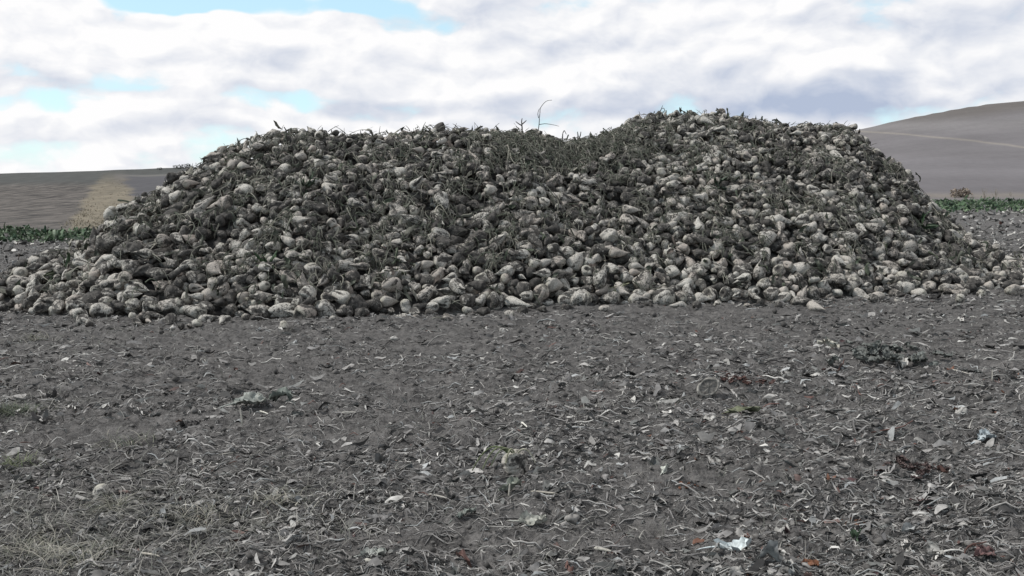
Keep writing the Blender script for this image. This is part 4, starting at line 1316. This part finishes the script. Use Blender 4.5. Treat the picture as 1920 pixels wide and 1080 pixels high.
stem_thing('weed_stalk', [(1008, 262), (1009, 245), (1011, 234), (1011, 222), (1013, 210), (1012, 204), (1016, 198), (1022, 191), (1027, 188), (1035, 188)], 12.2, .006,
           'thin tall weed stalk arching to the right above the crest of the heap', 'weed', branches=[[(1010, 222), (1008, 214), (1010, 206), (1012, 204)], [(1010, 234), (1022, 232), (1036, 234), (1048, 237)]])
stem_thing('dry_twig', [(979, 255), (979, 240), (978, 228), (979, 222)], 12.15, .011, 'stubby dark forked twig on the crest left of the weed stalk', 'twig', branches=[[(978, 234), (984, 229), (987, 226)], [(979, 236), (972, 232), (967, 228)]], group='twigs on the crest')
stem_thing('dry_twig', [(1054, 268), (1055, 250), (1058, 244), (1062, 252)], 12.4, .008, 'hooked dark twig on the crest right of the weed stalk', 'twig', group='twigs on the crest')
stem_thing('dry_twig', [(1083, 268), (1084, 255), (1083, 247)], 12.6, .012, 'short twin-pronged twig sticking up in the saddle', 'twig', branches=[[(1085, 262), (1088, 254), (1089, 247)]], group='twigs on the crest')
stem_thing('dry_twig', [(535, 256), (537, 245), (533, 238)], 11.3, .011, 'dark twig sticking up at the left end of the crest', 'twig', branches=[[(536, 248), (543, 243), (548, 245)]], group='twigs on the crest')
stem_thing('dry_twig', [(1237, 222), (1239, 208), (1242, 198)], 13.9, .007, 'fine upright twig on the high right peak', 'twig', group='twigs on the crest')
stem_thing('dry_twig', [(1452, 245), (1456, 232), (1460, 227)], 14.0, .013, 'thick dark twig on the right crest', 'twig', branches=[[(1456, 233), (1450, 228)]], group='twigs on the crest')
stem_thing('dry_twig', [(700, 262), (697, 252), (692, 247)], 11.5, .006, 'thin bent twig on the low left crest', 'twig', group='twigs on the crest')

# bushes on the left skyline, dry mound and weeds beyond the green strip on the right
def bush(u, v, D, wpx, hpx, cols, lab, name='bush', cat='bush', group=None, n=260, leaf=.09):
    r = tr_; a, e = pix(u, v); k = D / FPX
    X, Y = float(a * D), D; P = np.array([X, Y, float(land(X, Y))])
    w, h = wpx * k / 2, hpx * k
    q = r.normal(size=(n, 3)); q /= np.linalg.norm(q, axis=1, keepdims=True); q *= r.uniform(.4, 1, (n, 1)) ** .5
    C0 = q * np.array([w, w * .8, h * .55]) * (1 + .3 * np.sin(q[:, :1] * 7)) + np.array([0, 0, h * .5])
    C0[:, 2] = np.abs(C0[:, 2])
    x, y, z = frames(r, n, .9)
    ls = r.uniform(.6, 1.3, n) * leaf * h
    c = np.array(cols)[r.integers(0, len(cols), n)] * r.uniform(.7, 1.25, (n, 1))
    o = rooted(name, P, lab, cat, group)
    bag = Bag(); bag.add(*patches(C0, x, y, z, ls * 2.4, ls * 1.3, r.normal(0, .4, n), np.full(n, .2), r, 4, 3, c)); bag.build('foliage', M_LEAF, o)
    m = 9; hd = r.uniform(0, 6.28, m); t = np.linspace(0, 1, 6)[None, :]
    d = np.stack([np.cos(hd) * w * .7, np.sin(hd) * w * .6, np.full(m, h * .75)], -1)
    bag = Bag(); bag.add(*tubes(d[:, None, :] * t[..., None] ** np.array([1.2, 1.2, .9]) + np.array([0, 0, -.02 * h]), (.02 * h * (1 - .8 * t)) * np.ones((m, 1)), 4, np.tile([[.06, .05, .045]], (m, 1)))); bag.build('stem', M_LIT, o)


BG = [[.055, .062, .05], [.075, .082, .07], [.04, .045, .038]]
bush(334, 313, 116, 18, 7, BG, 'small grey-green bush on the left skyline, left of two', group='bushes on the left skyline')
bush(351, 312, 117, 20, 8, BG, 'wider grey-green bush on the left skyline beside the heap edge', group='bushes on the left skyline')
bush(300, 316, 114, 12, 4, BG, 'tiny low bush furthest left on the left skyline', group='bushes on the left skyline')
TAN = [[.26, .21, .17], [.20, .16, .13], [.31, .26, .21]]
bush(1803, 372, 82, 36, 15, TAN, 'low tan mound of dry brush beyond the green strip', 'brush_mound', 'brush mound', n=420, leaf=.12)


def dry_weed(u, v, D, hpx, lab):
    r = tr_; a, e = pix(u, v); X, Y = float(a * D), D; P = np.array([X, Y, float(land(X, Y))]); h = hpx * D / FPX
    m = 9; t = np.linspace(0, 1, 6)[None, :]
    d = np.stack([r.normal(0, .16 * h, m), r.normal(0, .16 * h, m), h * r.uniform(.6, 1.0, m)], -1)
    b0 = np.stack([r.normal(0, .10 * h, m), r.normal(0, .10 * h, m), np.zeros(m)], -1)
    bag = Bag(); bag.add(*tubes(b0[:, None, :] + d[:, None, :] * t[..., None], .022 * h * (1 - .4 * t) * np.ones((m, 1)), 4, np.array([[.28, .25, .21]]) * r.uniform(.7, 1.2, (m, 1))))
    o = bag.build('dry_weed', M_LIT); o.location = P; tag(o, lab, 'weed', 'dry weeds beyond the green strip')


dry_weed(1846, 370, 81, 20, 'tallest pale dry weed clump right of the tan brush mound')
dry_weed(1866, 370, 82, 17, 'pale dry weed clump second from the tan brush mound')
dry_weed(1822, 371, 80, 10, 'short dry weed clump touching the tan brush mound')
dry_weed(1895, 370, 83, 12, 'low dry weed clump furthest right above the green strip')

# ------------------------------------------------------------------ sky and light
SUN_EL, SUN_AZ = math.radians(50), math.radians(-92)      # azimuth from +Y, negative = left
sdir = Vector((math.sin(SUN_AZ) * math.cos(SUN_EL), math.cos(SUN_AZ) * math.cos(SUN_EL), math.sin(SUN_EL)))
sl = bpy.data.lights.new('sun', 'SUN'); sl.energy = 2.8; sl.angle = math.radians(9); sl.color = (1.0, .975, .945)
so = bpy.data.objects.new('sun', sl); COL.objects.link(so); so.rotation_euler = sdir.to_track_quat('Z', 'Y').to_euler(); so.location = (-20, 10, 30)

world = bpy.data.worlds.new('World'); scene.world = world; world.use_nodes = True
world.cycles.sampling_method = 'MANUAL'; world.cycles.sample_map_resolution = 256
wt = world.node_tree; wt.nodes.clear(); g = NT(wt)
out = g.n('ShaderNodeOutputWorld')
sky = g.n('ShaderNodeTexSky', sky_type='NISHITA', sun_disc=False)
sky.sun_elevation = SUN_EL; sky.sun_rotation = SUN_AZ; sky.altitude = 800; sky.air_density = 1.0; sky.dust_density = 1.0; sky.ozone_density = 1.0
bg1 = g.n('ShaderNodeBackground'); wt.links.new(sky.outputs[0], bg1.inputs[0]); bg1.inputs[1].default_value = 0.15
tc = g.n('ShaderNodeTexCoord').outputs['Generated']
sep = g.n('ShaderNodeSeparateXYZ'); wt.links.new(tc, sep.inputs[0])
az = g.math('ARCTAN2', sep.outputs[0], sep.outputs[1]); el = g.math('ARCSINE', sep.outputs[2])


def comb(x, y, z=0.0):
    nd = g.n('ShaderNodeCombineXYZ')
    for s, v in zip(nd.inputs, (x, y, z)): g.put(s, v)
    return nd.outputs[0]


def noise2(vec, scale, detail, rough):
    nd = g.n('ShaderNodeTexNoise', noise_dimensions='2D'); wt.links.new(vec, nd.inputs['Vector'])
    nd.inputs['Scale'].default_value = scale; nd.inputs['Detail'].default_value = detail; nd.inputs['Roughness'].default_value = rough
    return nd.outputs[0]


# warp the sky coordinates a little so cloud edges billow
wv = comb(az, g.math('MULTIPLY', el, 1.5))
w1 = noise2(wv, 9.0, 3, .6); wn = g.n('ShaderNodeVectorMath', operation='ADD'); wt.links.new(wv, wn.inputs[0]); wn.inputs[1].default_value = (5.2, 1.3, 2.1)
w2 = noise2(wn.outputs[0], 9.0, 3, .6)
azw = g.math('ADD', az, g.math('MULTIPLY', g.math('SUBTRACT', w1, .5), 0.040))
elw = g.math('ADD', el, g.math('MULTIPLY', g.math('SUBTRACT', w2, .5), 0.022))


def blob(u, v, ru, rv):
    """soft patch of cloud or clear sky at a compass bearing and height: 1 in its middle, 0 outside"""
    a_, e_ = pix(u, v); a0 = math.atan(a_); e0 = math.atan(e_ * math.cos(a0))
    nd = g.n('ShaderNodeVectorMath', operation='MULTIPLY_ADD'); wt.links.new(wv2, nd.inputs[0])
    kx, ky = FPX / ru * .62, FPX / rv * .62
    nd.inputs[1].default_value = (kx, ky, 0); nd.inputs[2].default_value = (-a0 * kx, -e0 * ky, 0)
    ln = g.n('ShaderNodeVectorMath', operation='DOT_PRODUCT'); wt.links.new(nd.outputs[0], ln.inputs[0]); wt.links.new(nd.outputs[0], ln.inputs[1])
    return g.ramp(ln.outputs['Value'], 1.0, 0.0)


def total(lst, start, sign=1):
    t = start
    for (b, amp) in lst: t = g.math('MULTIPLY_ADD', b, amp * sign, t)
    return t


wv2 = comb(azw, elw)
mk = lambda L: [(blob(*b[:4]), b[4]) for b in L]
CLEAR = mk([(290, 20, 60, 34, .75), (440, 8, 200, 16, .8), (690, 14, 70, 16, .6), (210, 85, 60, 15, .45), (70, 200, 150, 22, .55), (520, 185, 100, 16, .5), (130, 290, 170, 12, .12), (560, 222, 120, 12, .12), (1740, 215, 120, 20, .3)])
WHITE = mk([(370, 75, 110, 36, .9), (550, 55, 110, 34, .6), (120, 55, 140, 50, .55), (300, 205, 110, 26, .7), (150, 240, 170, 20, .5), (930, 130, 200, 50, .45), (1250, 90, 250, 60, .4)])
DARK = mk([(455, 108, 120, 20, .55), (480, 170, 50, 12, .45), (15, 145, 70, 26, .55), (345, 234, 90, 20, .55), (745, 205, 110, 15, .6), (1050, 208, 170, 24, .42), (1330, 184, 200, 36, .5),
           (1590, 172, 95, 40, .62), (1500, 208, 180, 26, .5), (1810, 38, 170, 22, .5), (1050, 88, 160, 30, .32), (850, 45, 200, 12, .25), (200, 165, 120, 10, .25)])
BRIGHT = mk([(1600, 120, 55, 12, .7), (1505, 140, 35, 45, .5)])
pv = comb(azw, g.math('MULTIPLY', elw, 1.9))


def billow(vec, sc, det):
    """rounded cumulus relief: soft noise with puffs of cells folded in"""
    a_ = noise2(vec, sc, det, .62)
    vo = g.n('ShaderNodeTexVoronoi', feature='SMOOTH_F1', voronoi_dimensions='2D'); wt.links.new(vec, vo.inputs['Vector']); vo.inputs['Scale'].default_value = sc * 1.9
    vo.inputs['Smoothness'].default_value = .35; vo.inputs['Detail'].default_value = 1; vo.inputs['Roughness'].default_value = .55
    return g.math('MULTIPLY_ADD', vo.outputs['Distance'], -.42, g.math('ADD', a_, .19))


cov = billow(pv, 7.2, 5)
c = g.math('MULTIPLY_ADD', cov, 1.7, g.math('MULTIPLY_ADD', az, .22, .16))
c = total(WHITE, c)
c = total(CLEAR, c, -1)
cover = g.ramp(c, 0.16, 0.74, 0.0, 1.0)
pu = g.n('ShaderNodeVectorMath', operation='ADD'); wt.links.new(pv, pu.inputs[0]); pu.inputs[1].default_value = (-.008, .020, 0)
cov2 = billow(pu.outputs[0], 7.2, 5)
shade = g.math('MULTIPLY_ADD', g.math('SUBTRACT', cov2, cov), 2.1, g.math('MULTIPLY', g.math('SUBTRACT', w1, .5), .5))
shade = g.math('ADD', shade, g.math('MULTIPLY_ADD', az, .22, .22))
shade = total(DARK, shade)
shade = total(BRIGHT + [(b, w * .4) for b, w in WHITE], shade, -1)
shade = g.ramp(shade, -0.12, 1.55, 0.0, 1.0, False)
ccol = g.mix(shade, (1.0, 0.995, 1.0), (0.46, 0.53, 0.68))
ccol = g.mix(cover, (0.62, 0.92, 1.0), ccol)
ccol = g.mix(g.ramp(el, 0.30, 0.75), ccol, (0.56, 0.585, 0.61))      # unseen overhead sky set grey to shape the light: dimmer, less blue
cover = g.math('MULTIPLY_ADD', cover, 0.4, 0.6)
bg2 = g.n('ShaderNodeBackground'); wt.links.new(ccol, bg2.inputs[0]); bg2.inputs[1].default_value = 0.81
mixs = g.n('ShaderNodeMixShader'); wt.links.new(cover, mixs.inputs[0]); wt.links.new(bg1.outputs[0], mixs.inputs[1]); wt.links.new(bg2.outputs[0], mixs.inputs[2])
wt.links.new(mixs.outputs[0], out.inputs[0])

scene.view_settings.view_transform = 'Standard'
scene.view_settings.look = 'None'
scene.view_settings.exposure = 0.30
scene.view_settings.gamma = 1.0
scene.cycles.max_bounces = 4
scene.cycles.diffuse_bounces = 2
print('BEETS', len(beets), 'stuff', len(rest), 'min vis of chosen', vis[order[N_IND - 1]], 'objects', len(bpy.data.objects), 'dup labels', len(label) - len(set(label.values())), 'maxwords', max(len(v.split()) for v in label.values()))
